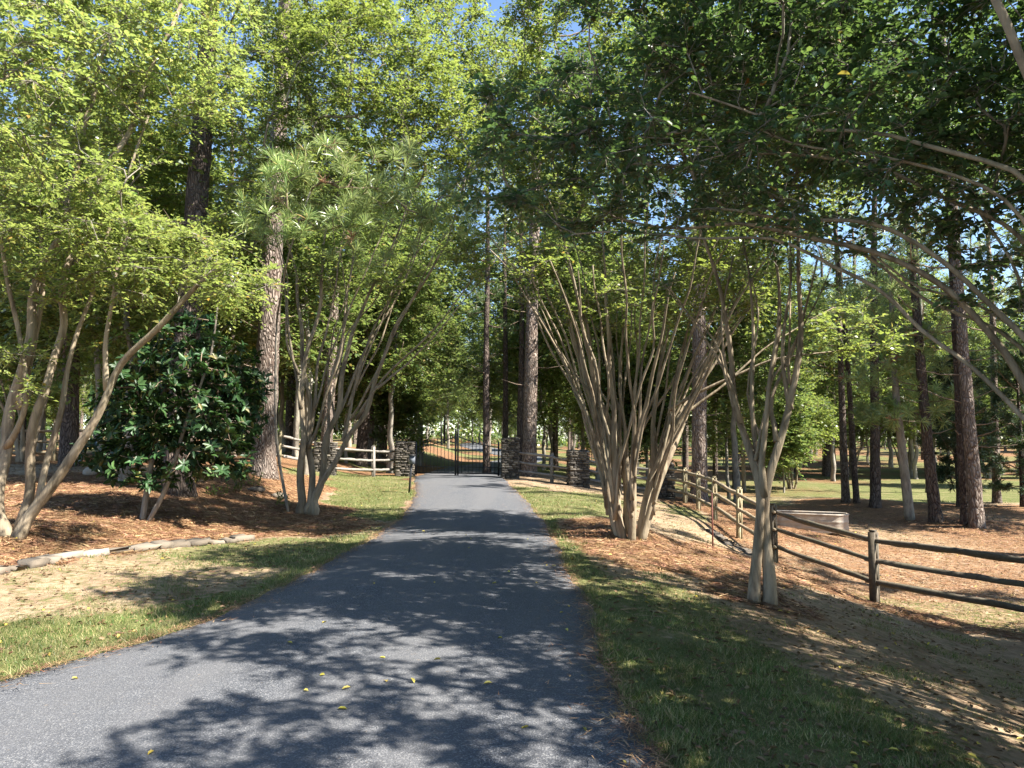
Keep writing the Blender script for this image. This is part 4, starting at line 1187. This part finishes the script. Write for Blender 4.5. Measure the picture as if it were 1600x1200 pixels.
# ---- paddock pines and others (individually placed)
mid = [
 # label, u, v, r, top_u, bark, crown0, dark
 ('straight pine, left one of the close pair beyond the stock tank', 1322, 785, .20, 1318, 'pine_bark', 7.0),
 ('thinner pine, right one of the close pair beyond the stock tank', 1339, 786, .15, 1320, 'pine_bark_dark', 7.5),
 ('dark pine with a flared foot just right of the close pair', 1367, 792, .24, 1385, 'pine_bark_dark', 7.5),
 ('stout leaning pine behind the bright young pine in the paddock', 1463, 815, .225, 1430, 'pine_bark_dark', 7.0),
 ('tall straight reddish pine, the thickest of the paddock, at the right edge', 1527, 824, .25, 1516, 'pine_bark', 7.5),
 ('dark pine hidden half behind the thickest paddock pine', 1511, 818, .20, 1500, 'pine_bark_dark', 7.5),
 ('farther grey pine among dark conifer boughs at the right edge', 1558, 786, .20, 1562, 'pine_bark', 7.0),
 ('dark-footed pine on the far straw rise above the stock tank', 1293, 744, .42, 1296, 'pine_bark_dark', 9.0),
 ('small pine standing on the lawn right of the young pine foot', 1450, 770, .13, 1452, 'grey_bark', 6.0),
 ('sunlit pine trunk just left of the white rail fence end', 507, 731, .27, 530, 'pine_bark', 8.0),
 ('dark thick pine behind the white rails near the left gate pillar', 563, 728, .30, 590, 'pine_bark_dark', 8.0),
 ('grey pine close behind the dark thick one by the white rails', 577, 726, .22, 585, 'pine_bark', 8.0),
 ('pine just left of the left gate pillar', 597, 722, .26, 606, 'pine_bark', 9.0),
 ('bare dark trunk seen through the right leaf of the gate', 760, 741, .17, 757, 'pine_bark_dark', 6.0),
 ('dark trunk right behind the hinge of the right gate leaf', 789, 735, .17, 792, 'pine_bark_dark', 7.0),
 ('dark slim pine at the left flank of the thick grey pine by the gate', 812, 738, .19, 815, 'pine_bark_dark', 8.0),
 ('dark pine behind the rail gap right of the thick grey pine', 868, 735, .17, 866, 'pine_bark_dark', 7.0),
 ('dark pine behind the big crepe myrtle, nearest its left stems', 957, 748, .20, 955, 'pine_bark_dark', 7.0),
 ('slim pine between the big crepe myrtle and the corner pillar', 1020, 752, .16, 1018, 'pine_bark_dark', 7.0),
 ('pine pair member just right of the thick reddish pine, left of the gap', 1118, 757, .20, 1120, 'pine_bark_dark', 7.5),
 ('thin dark pine in the gap left of the slim crepe myrtle', 1148, 762, .15, 1152, 'pine_bark_dark', 7.0),
 ('thin pine directly behind the slim crepe myrtle', 1163, 768, .13, 1160, 'grey_bark', 7.0),
 ('leaning pale pine trunk left of the left gate pillar, farther back', 655, 716, .22, 668, 'pine_bark', 7.0),
 ('slender pine on the left bank behind the long rail fence', 461, 716, .14, 470, 'grey_bark', 7.0),
 ('dark pine at the left edge behind the arching crepe myrtle stem', 108, 728, .26, 100, 'pine_bark_dark', 7.0),
]
for k, (lab, u, v, r_, tu, bk, c0) in enumerate(mid):
    b = gp(u, v); D_ = b[1]; c0 = c0 - 2.2 if u > 1100 else c0
    H = 15 + (k * 37 % 50) / 10
    top = W(tu, 688 - (H * F / D_) * .9, D_)
    top[2] = b[2] + H
    top[0] = b[0] + (W(tu, 300, D_)[0] - W(u, 300, D_)[0]) * H / (388 / F * D_)*.8
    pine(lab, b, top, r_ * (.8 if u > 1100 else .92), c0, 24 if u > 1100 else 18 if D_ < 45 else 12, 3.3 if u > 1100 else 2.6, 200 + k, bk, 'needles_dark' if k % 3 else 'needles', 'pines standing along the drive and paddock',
         nt=16, L=.24, w=.020, sub=5, tuft_per=3, stubs=7, wob=.10)

# low dark conifer boughs, right
def cedar(label, u, v, seed, h, rad):
    rng = np.random.default_rng(seed); b_ = gp(u, v)
    root = empty('cedar', label, 'tree', tuple(b_))
    gt, gb, gn = pine_geo(rng, b_ - [0, 0, .2], b_ + [0, 0, h], .12, .9, 46, rad, nt=22, L=.22, w=.028, sub=7, tuft_per=3, stubs=0, wob=.03)
    part('trunk', gt, M['pine_bark_dark'], root, True); part('branches', gb, M['twig'], root, True); part('crown', gn, M['cedar'], root)
cedar('dark cedar spreading low behind the thickest paddock pine', 1500, 792, 61, 5.5, 2.4)
cedar('dark cedar at the far right edge of the paddock', 1600, 792, 62, 6.0, 2.6)

# ================================================================== BACKGROUND TREES (shared shapes)
def broad_variant(seed, H, crown_lo, rad, leaf, nb=340, L=.16, Wd=.10, multi=1, tlen=.6, r=.11):
    rng = np.random.default_rng(seed)
    base = np.zeros(3)
    if multi > 1: stems = vase(rng, base, min(multi, 4), multi, 1.0, H * .55, rad * .6, r * .7, r * .45, .02, base_r=.2)
    else: stems = [([base + [0, 0, -.3], [.05, 0, H * .2], [.15 * rng.normal(), .15 * rng.normal(), H * .45], [.3 * rng.normal(), .3 * rng.normal(), H * .85]], r, .02)]
    cz = (H + crown_lo) / 2
    ells_ = []
    for k in range(7):
        f = k / 6; zz = crown_lo + (H - crown_lo) * (.12 + .78 * f); rr = rad * math.sin(math.pi * (.22 + .66 * f)) * .62
        a = rng.uniform(0, 6.28); off = rad * .42 * rng.uniform(.3, 1)
        ells_.append((np.array([math.cos(a) * off, math.sin(a) * off, zz]), np.array([rr, rr, (H - crown_lo) * .16])))
        ells_.append((np.array([-math.cos(a) * off, -math.sin(a) * off, zz + .3]), np.array([rr, rr, (H - crown_lo) * .14])))
    nm = 'broadleaf_tree'
    tree = broad_tree(nm, 'x', 'tree', base, stems, ells_, seed, nb=nb, ntw=5, tlen=tlen, nl=8, L=L, Wd=Wd, leaf=leaf, bark='grey_bark' if multi == 1 else 'crepe_bark', minz=crown_lo * .6, r0=.006)
    return tree
def pine_variant(seed, H, crown0, nbr, blen, r, bark, needles):
    rng = np.random.default_rng(seed)
    gt, gb, gn = pine_geo(rng, [0, 0, -.3], [rng.normal(0, .5), rng.normal(0, .5), H], r, crown0, nbr, blen, nt=14, L=.28, w=.032, sub=5, tuft_per=3, stubs=9, wob=.15)
    root = empty('pine_tree', 'x', 'pine', (0, 0, 0))
    part('trunk', gt, M[bark], root, True); part('branches', gb, M['twig'], root, True); part('crown', gn, M[needles], root)
    return root
protos = {
 'bA': broad_variant(301, 9.0, 2.2, 3.0, 'leaf_oak'),
 'bB': broad_variant(302, 7.0, 1.8, 2.6, 'leaf_green', multi=6),
 'bC': broad_variant(303, 12.0, 2.8, 3.6, 'leaf_green', nb=480, r=.16),
 'bD': broad_variant(304, 5.0, 1.0, 1.9, 'leaf_oak', nb=240, r=.06),
 'bE': broad_variant(305, 15.0, 4.0, 4.2, 'leaf_oak', nb=620, L=.18, Wd=.11, r=.2, tlen=.75),
 'pA': pine_variant(311, 18, 8, 26, 2.8, .20, 'pine_bark', 'needles_dark'),
 'pB': pine_variant(312, 21, 10, 26, 3.0, .24, 'pine_bark_dark', 'needles_dark'),
 'pC': pine_variant(313, 15, 5.5, 26, 2.6, .15, 'pine_bark_dark', 'needles'),
}
for k, r in list(protos.items()):
    KIDS[r.name] = [o for o in bpy.data.objects if o.parent == r]
used_proto = set()
def place(kind, x, y, label, group, s=1.0, rz=None, rng=np.random.default_rng(77)):
    rz = rng.uniform(0, 6.28) if rz is None else rz
    z = Tz(x, y) - .02
    root = protos[kind]
    if kind not in used_proto:
        used_proto.add(kind)
        root.location = (x, y, z); root.rotation_euler = (0, 0, rz); root.scale = (s, s, s); root['label'] = label
        if group: root['group'] = group
        return root
    return copy_thing(root, (x, y, z), rz, s, label, group)

def at_px(u, D): return W(u, 690, D)[0], D
named = [
 ('bC', 340, 25, 1.0, 'leafy broadleaf tree filling the gap between the magnolia and the leaning pine'),
 ('bA', 150, 20, 1.15, 'broadleaf tree with dense low crown behind the left edge crepe myrtle'),
 ('bB', 40, 24, 1.2, 'bushy tree behind the fence at the far left'),
 ('bB', 230, 31, 1.3, 'multi-stemmed tree beyond the long left fence, behind the magnolia'),
 ('bC', 440, 36, 1.1, 'tall broadleaf tree beyond the white rails, behind the leaning pine'),
 ('bA', 540, 34, 1.0, 'round-crowned tree beyond the white rails'),
 ('bD', 620, 37, 1.2, 'small leafy tree just beyond the left gate pillar'),
 ('bA', 645, 48, 1.3, 'leafy tree overhanging the lawn seen through the left gate leaf'),
 ('bC', 590, 46, 1.2, 'tall leafy tree left of the curve in the drive'),
 ('bA', 850, 38, 1.15, 'leafy tree behind the thick grey pine by the gate'),
 ('bC', 910, 42, 1.0, 'tall leafy tree behind the lone stone pillar'),
 ('bB', 960, 34, 1.1, 'multi-stemmed tree behind the big crepe myrtle'),
 ('bD', 1010, 33, 1.2, 'low leafy tree behind the corner pillar'),
 ('bA', 1135, 32, 1.0, 'dark leafy tree behind the slim crepe myrtle'),
 ('bB', 1235, 40, .95, 'sunlit multi-stemmed crepe myrtle on the far lawn left of the stock tank'),
 ('bD', 1222, 37, 1.1, 'small leafy tree with thin trunks just left of the far crepe myrtle'),
 ('bC', 1290, 60, 1.1, 'tall leafy tree on the far straw rise'),
 ('bA', 1355, 70, 1.3, 'sunlit leafy tree across the far lawn behind the pine pair'),
 ('bB', 1410, 58, 1.2, 'multi-stemmed tree on the far lawn behind the young pine'),
 ('bA', 1480, 62, 1.4, 'leafy tree far beyond the stout leaning pine'),
 ('bC', 1560, 55, 1.2, 'tall leafy tree at the far right of the paddock'),
 ('bA', 1640, 40, 1.2, 'leafy tree past the right edge of the paddock'),
 ('bE', 700, 85, 1.1, 'tall spreading tree where the drive curves away beyond the gate'),
 ('bE', 830, 75, 1.0, 'tall spreading tree right of the far curve of the drive'),
 ('bE', 610, 33, .95, 'tall spreading tree behind the left gate pillar'),
 ('bE', 480, 25, .9, 'tall broadleaf tree right behind the pale stone pillar'),
 ('bE', 935, 33, .95, 'tall spreading tree behind the lone stone pillar'),
 ('bE', 1150, 29, .9, 'tall spreading tree inside the paddock behind the pale fence posts'),
 ('bC', 200, 17.5, .9, 'leafy tree just behind the magnolia on the left'),
 ('bA', 1010, 40, 1.3, 'leafy tree behind the big crepe myrtle, beyond the shaded fence'),
 ('bE', 60, 32, 1.0, 'tall tree beyond the fence at the far left'),
 ('bE', 1300, 47, .9, 'tall tree behind the close pair of paddock pines'),
 ('bE', 1500, 50, .9, 'tall tree behind the thickest paddock pine'),
 ('bA', 790, 46, 1.1, 'leafy tree seen over the right gate pillar'),
 ('bE', 655, 41, 1.15, 'tall tree arching toward the drive just beyond the left gate leaf'),
 ('bE', 862, 40, 1.15, 'tall tree arching toward the drive beyond the right gate pillar'),
 ('bE', 765, 70, 1.3, 'tallest leafy tree straight beyond the gate past the bend'),
 ('bB', 1330, 52, 1.2, 'sunlit bushy tree behind the dark pine with the flared foot'),
 ('bC', 1430, 49, 1.1, 'tall leafy tree on the lawn edge behind the young pine'),
 ('bB', 1540, 51, 1.3, 'bushy tree behind the cedar at the right of the paddock'),
 ('bE', 1390, 66, 1.2, 'tall spreading tree deep across the lawn'),
 ('bC', 1200, 52, 1.1, 'tall leafy tree seen between the stems of the slim crepe myrtle'),
]
for kd, u, D, s, lab in named:
    x, y = at_px(u, D); place(kd, x, y, lab, None, s)

# off-frame neighbours that shade the drive from the right
for kd, x, y, s, lab in [('bB', 6.6, 1.4, 1.1, 'crepe myrtle beside the drive past the lower right corner'), ('bB', 9.4, 8.2, 1.15, 'crepe myrtle past the right edge near the rail fence'),
                         ('bB', 9.6, 4.4, .85, 'bushy crepe myrtle past the right edge, nearest the drive'), ('bC', 12.5, 5.5, 1.0, 'tall leafy tree past the right edge of the fence'), ('bE', 20.5, 23.5, 1.3, 'very tall tree past the right edge behind the paddock'), ('pB', 16.5, 16.5, 1.1, 'taller pine past the right edge of the paddock'), ('pA', 15, 11, 1.0, 'tall pine past the right edge of the paddock'),
                         ('bE', 13, -3, .9, 'leafy tree beside the drive behind the viewer')]:
    place(kd, x, y, lab, None, s)

for u_, D_, kd, s_ in [(640, 96, 'bE', 1.0), (668, 118, 'bC', 1.2), (690, 104, 'bE', .9), (715, 126, 'bE', 1.1), (738, 112, 'bA', 1.4), (762, 128, 'bE', 1.0), (785, 100, 'bC', 1.2), (805, 116, 'bE', 1.1), (700, 142, 'bE', 1.2), (750, 145, 'bC', 1.4), (655, 138, 'bE', 1.2), (800, 140, 'bE', 1.2)]:
    place(kd, *at_px(u_, D_), 'pale leafy tree deep in the woods beyond the gate pillars', 'woods beyond the gate, far (leafy trees)', s_)
rngp = np.random.default_rng(91)
taken = [(o.location.x, o.location.y) for o in bpy.data.objects if o.type == 'EMPTY']
groups = {
 'left': ('woods on the left bank', 'tree in the crowded woods beyond the left rail fence', 'bare-stemmed pine in the crowded woods beyond the left rail fence'),
 'mid': ('woods beyond the gate', 'leafy tree in the distant woods beyond the gate pillars', 'bare-stemmed pine in the distant woods beyond the gate pillars'),
 'right': ('woods beyond the paddock', 'leafy tree in the distant woods across the paddock lawn', 'bare-stemmed pine in the distant woods across the paddock lawn'),
}
cnt = 0
for it in range(4000):
    if cnt >= 288: break
    D = 30 + 130 * rngp.uniform(0, 1) ** 1.15
    u = rngp.uniform(-120, 1720)
    if D < 40 and u < 560 and rngp.uniform() < .0: continue
    if u > 1150 and D < 48: continue
    x, y = at_px(u, D)
    if y < 200 and Ledge(y) - 2.2 < x < Redge(y) + 2.2: continue
    # keep the sunlit lawn inside the far bend open
    if 36 < y < 66 and -9 < x < Redge(y) + 3: continue
    if D < 90 and 610 < u < 815: continue
    mind = 2.6 if D < 60 else 3.4
    if min((x - a) ** 2 + (y - c) ** 2 for a, c in taken) < mind ** 2: continue
    taken.append((x, y))
    key = 'left' if u < 600 else 'mid' if u < 1120 else 'right'
    gname, lb, lp = groups[key]
    pineq = rngp.uniform() < .42
    if pineq: kd = ['pA', 'pB', 'pC'][rngp.integers(3)]
    else: kd = ['bA', 'bB', 'bC', 'bE', 'bD'][rngp.integers(5)] if D < 90 else ['bC', 'bE', 'bA'][rngp.integers(3)]
    far_ = D > 62
    lab_ = (lp if pineq else lb).replace('bare-stemmed', 'small-looking bare-stemmed' if far_ else 'tall bare-stemmed').replace('leafy tree in', ('pale leafy tree deep in' if far_ else 'leafy tree in the near edge of'))
    lab_ = lab_.replace('tree in the crowded', ('pale leafy tree deep in the crowded' if far_ else 'leafy tree at the near edge of the crowded')) if not pineq and key == 'left' else lab_
    lab_ = lab_.replace('edge of the distant woods', 'edge of the woods').replace('distant woods', 'woods')
    place(kd, x, y, lab_, gname + (', far' if far_ else ', near') + (' (pines)' if pineq else ' (leafy trees)'), rngp.uniform(.8, 1.25), rng=rngp)
    cnt += 1

# far wood closing the view
rng = np.random.default_rng(55)
g = Geo(); n = 85000
ang = rng.uniform(-1.35, 1.35, n); R_ = rng.uniform(150, 200, n)
x = np.sin(ang) * R_; y = np.cos(ang) * R_
hmax = 20 + 4 * np.sin(ang * 23) + 3 * np.sin(ang * 57 + 1)
z = rng.uniform(0.0, 1, n) ** 1.3 * hmax + T(x, y)
A = rng.normal(0, 1, (n, 3)); N = rng.normal(0, 1, (n, 3)) + [0, -.4, .6]
leaf_quads(g, np.stack([x, y, z], 1), A, N, rng.uniform(.55, 1.15, n), .6)
part('far_woods', g, M['leaf_oak'], None, False, 'stuff')

# ================================================================== GROUND COVER
rng = np.random.default_rng(66)
def scatter(n, u0, u1, y0, y1, pw=1.6):
    y = y0 + (y1 - y0) * rng.uniform(0, 1, n) ** pw
    a = rng.uniform(u0, u1, n)
    return a * y, y
def blades(n, y0, y1, h, w, pw, thr, amp):
    x, y = scatter(n, -.74, .74, y0, y1, pw)
    gm, sm = zones(x, y)
    pn = .5 + .5 * np.sin(x * 3.1 + 2 * np.sin(y * 2.3)) * np.cos(y * 2.7 + x)
    pr = np.clip(gm * 1.15 - .28 + (pn - .5) * .9, 0, .85)
    dL = Ledge(y) - x; dR = x - Redge(y)
    ok = (rng.uniform(0, 1, n) < pr) & (np.maximum(dL, dR) > -.03 + rng.uniform(-.03, .05, n))
    x, y, pr, dd = x[ok], y[ok], pr[ok], np.maximum(dL, dR)[ok]
    m = len(x); z = T(x, y) - .005
    cl = .5 + .5 * np.sin(x * 7.3 + 3 * np.sin(y * 5.1)) * np.sin(y * 8.7 + x * 2.2)
    hh = h * rng.uniform(.4, 1.5, m) * (.55 + .9 * cl ** 2) * (.6 + .6 * pr) * np.where(dd < .18, 1.3, 1)
    a = rng.uniform(0, 6.28, m); ww = w * rng.uniform(.7, 1.3, m)
    lean = rng.normal(0, .55, (m, 2)) * hh[:, None]
    P = np.stack([x, y, z], 1); s = np.stack([np.cos(a), np.sin(a), 0 * a], 1) * ww[:, None] / 2
    tip = P + np.stack([lean[:, 0], lean[:, 1], hh], 1)
    o = np.arange(m)[:, None] * 3
    return np.stack([P - s, P + s, tip], 1).reshape(-1, 3), o + np.array([0, 1, 2])
g = Geo()
v, t = blades(420000, 3.0, 11, .045, .006, 1.25, 0, 0); g.add(v, None, t)
v, t = blades(200000, 10, 32, .05, .014, 1.3, 0, 0); g.add(v, None, t)
part('grass', g, M['grass_blade'], None, False, 'stuff')
# pine straw
g = Geo()
def needles_on(n, y0, y1, L, w):
    x, y = scatter(n, -.74, .74, y0, y1, 1.3)
    gm, sm = zones(x, y)
    ok = (rng.uniform(0, 1, n) < np.clip(sm * 1.2 - gm * .7, 0.03, 1) ** 1.5) & (np.maximum(Ledge(y) - x, x - Redge(y)) > .02)
    x, y = x[ok], y[ok]; m = len(x)
    a = rng.uniform(0, 6.28, m); ln = L * rng.uniform(.6, 1.3, m)
    dx, dy = np.cos(a) * ln, np.sin(a) * ln
    z0 = T(x, y) + rng.uniform(.004, .035, m); z1 = T(x + dx, y + dy) + rng.uniform(.004, .05, m)
    P = np.stack([x, y, z0], 1); Q = np.stack([x + dx, y + dy, z1], 1); s = np.stack([-np.sin(a), np.cos(a), rng.normal(0, .5, m)], 1) * w / 2
    o = np.arange(m)[:, None] * 3
    g.add(np.stack([P - s, P + s, Q], 1).reshape(-1, 3), None, o + np.array([0, 1, 2]))
def edge_debris(n):
    y = 3.5 + 22 * rng.uniform(0, 1, n) ** 1.4; sd_ = rng.uniform(0, 1, n) < .5
    off = rng.exponential(.10, n) - .05
    x = np.where(sd_, Ledge(y) + off, Redge(y) - off)
    z = zroad(y) + .03 + np.clip(off, 0, .35) * .08
    a = rng.uniform(0, 6.28, n); ln = rng.uniform(.03, .14, n)
    P = np.stack([x, y, z + .004], 1); Q = np.stack([x + np.cos(a) * ln, y + np.sin(a) * ln, z + rng.uniform(.006, .02, n)], 1)
    s_ = np.stack([-np.sin(a), np.cos(a), 0 * a], 1) * .004
    g.add(np.stack([P - s_, P + s_, Q], 1).reshape(-1, 3), None, np.arange(n)[:, None] * 3 + np.array([0, 1, 2]))
edge_debris(9000)
needles_on(170000, 7.5, 24, .17, .011); needles_on(60000, 4, 9, .14, .006)
part('pine_straw', g, M['straw'], None, False, 'stuff')
# leaf litter
def litter(nm, n, y0, y1, L, mat, on_road, far=.0):
    x, y = scatter(n, -.72, .72, y0, y1, 1.2)
    d = np.maximum(Ledge(y) - x, x - Redge(y))
    ok = d < -.05 if on_road else d > .03
    x, y = x[ok], y[ok]; m = len(x)
    c_ = (x - Ledge(y)) / (Redge(y) - Ledge(y))
    z = (zroad(y) + .020 + .035 * (1 - (2 * c_ - 1) ** 2) if on_road else T(x, y) + .012) + rng.uniform(0, .012, m)
    A = rng.normal(0, 1, (m, 3)); A[:, 2] *= .15; N = rng.normal(0, .3, (m, 3)) + [0, 0, 1]
    g = Geo(); leaf_quads(g, np.stack([x, y, z], 1), A, N, L * rng.uniform(.6, 1.2, m), L * .5, True, .3)
    return g
g1 = litter('x', 9000, 4, 26, .055, 'litter', False)
part('leaf_litter', g1, M['litter'], None, False, 'stuff')
part('fallen_leaves', litter('x', 130, 3.8, 20, .055, 'litter', True), M['yellow_leaf'], None, False, 'stuff')

# leafy twigs and seedlings at the foot of the left bed
def weed(label, u, v, seed, n=26, h=.35, leaf='leaf_green', L=.07):
    rng = np.random.default_rng(seed); b_ = gp(u, v)
    root = empty('weed', label, 'plant', tuple(b_), 'small green plants in the straw beds')
    g_, gl_ = Geo(), Geo()
    for k in range(n // 3):
        a = rng.uniform(0, 6.28); d = np.array([math.cos(a) * .5, math.sin(a) * .5, 1.0]) * h * rng.uniform(.5, 1)
        pts = b_ + rng.normal(0, .08, 3) * [1, 1, 0] + d * np.linspace(0, 1, 5)[:, None]
        tube(g_, pts, .004, 4)
        P = pts[1:].repeat(3, 0); A_ = rng.normal(0, 1, P.shape); N_ = rng.normal(0, .4, P.shape) + [0, 0, 1]
        leaf_quads(gl_, P, A_, N_, L, L * .5, True)
    part('stems', g_, M['twig'], root); part('foliage', gl_, M[leaf], root)
weed('spiky green weed between the thin stem and the grey rock', 445, 792, 1)
weed('low green seedling on the straw right of the magnolia', 372, 768, 2, 30, .45)
weed('yellow-green clump below the leaning pine', 395, 760, 3, 24, .4, 'leaf_yellow')
weed('small green sprout under the magnolia', 340, 775, 4, 18, .3)
weed('leafy clump at the foot of the post behind the leaning pine', 350, 742, 5, 40, .6, 'leaf_yellow', .09)

print('objects', len(bpy.data.objects), 'tris', sum(len(m.loops) - 2 * len(m.polygons) for m in bpy.data.meshes))
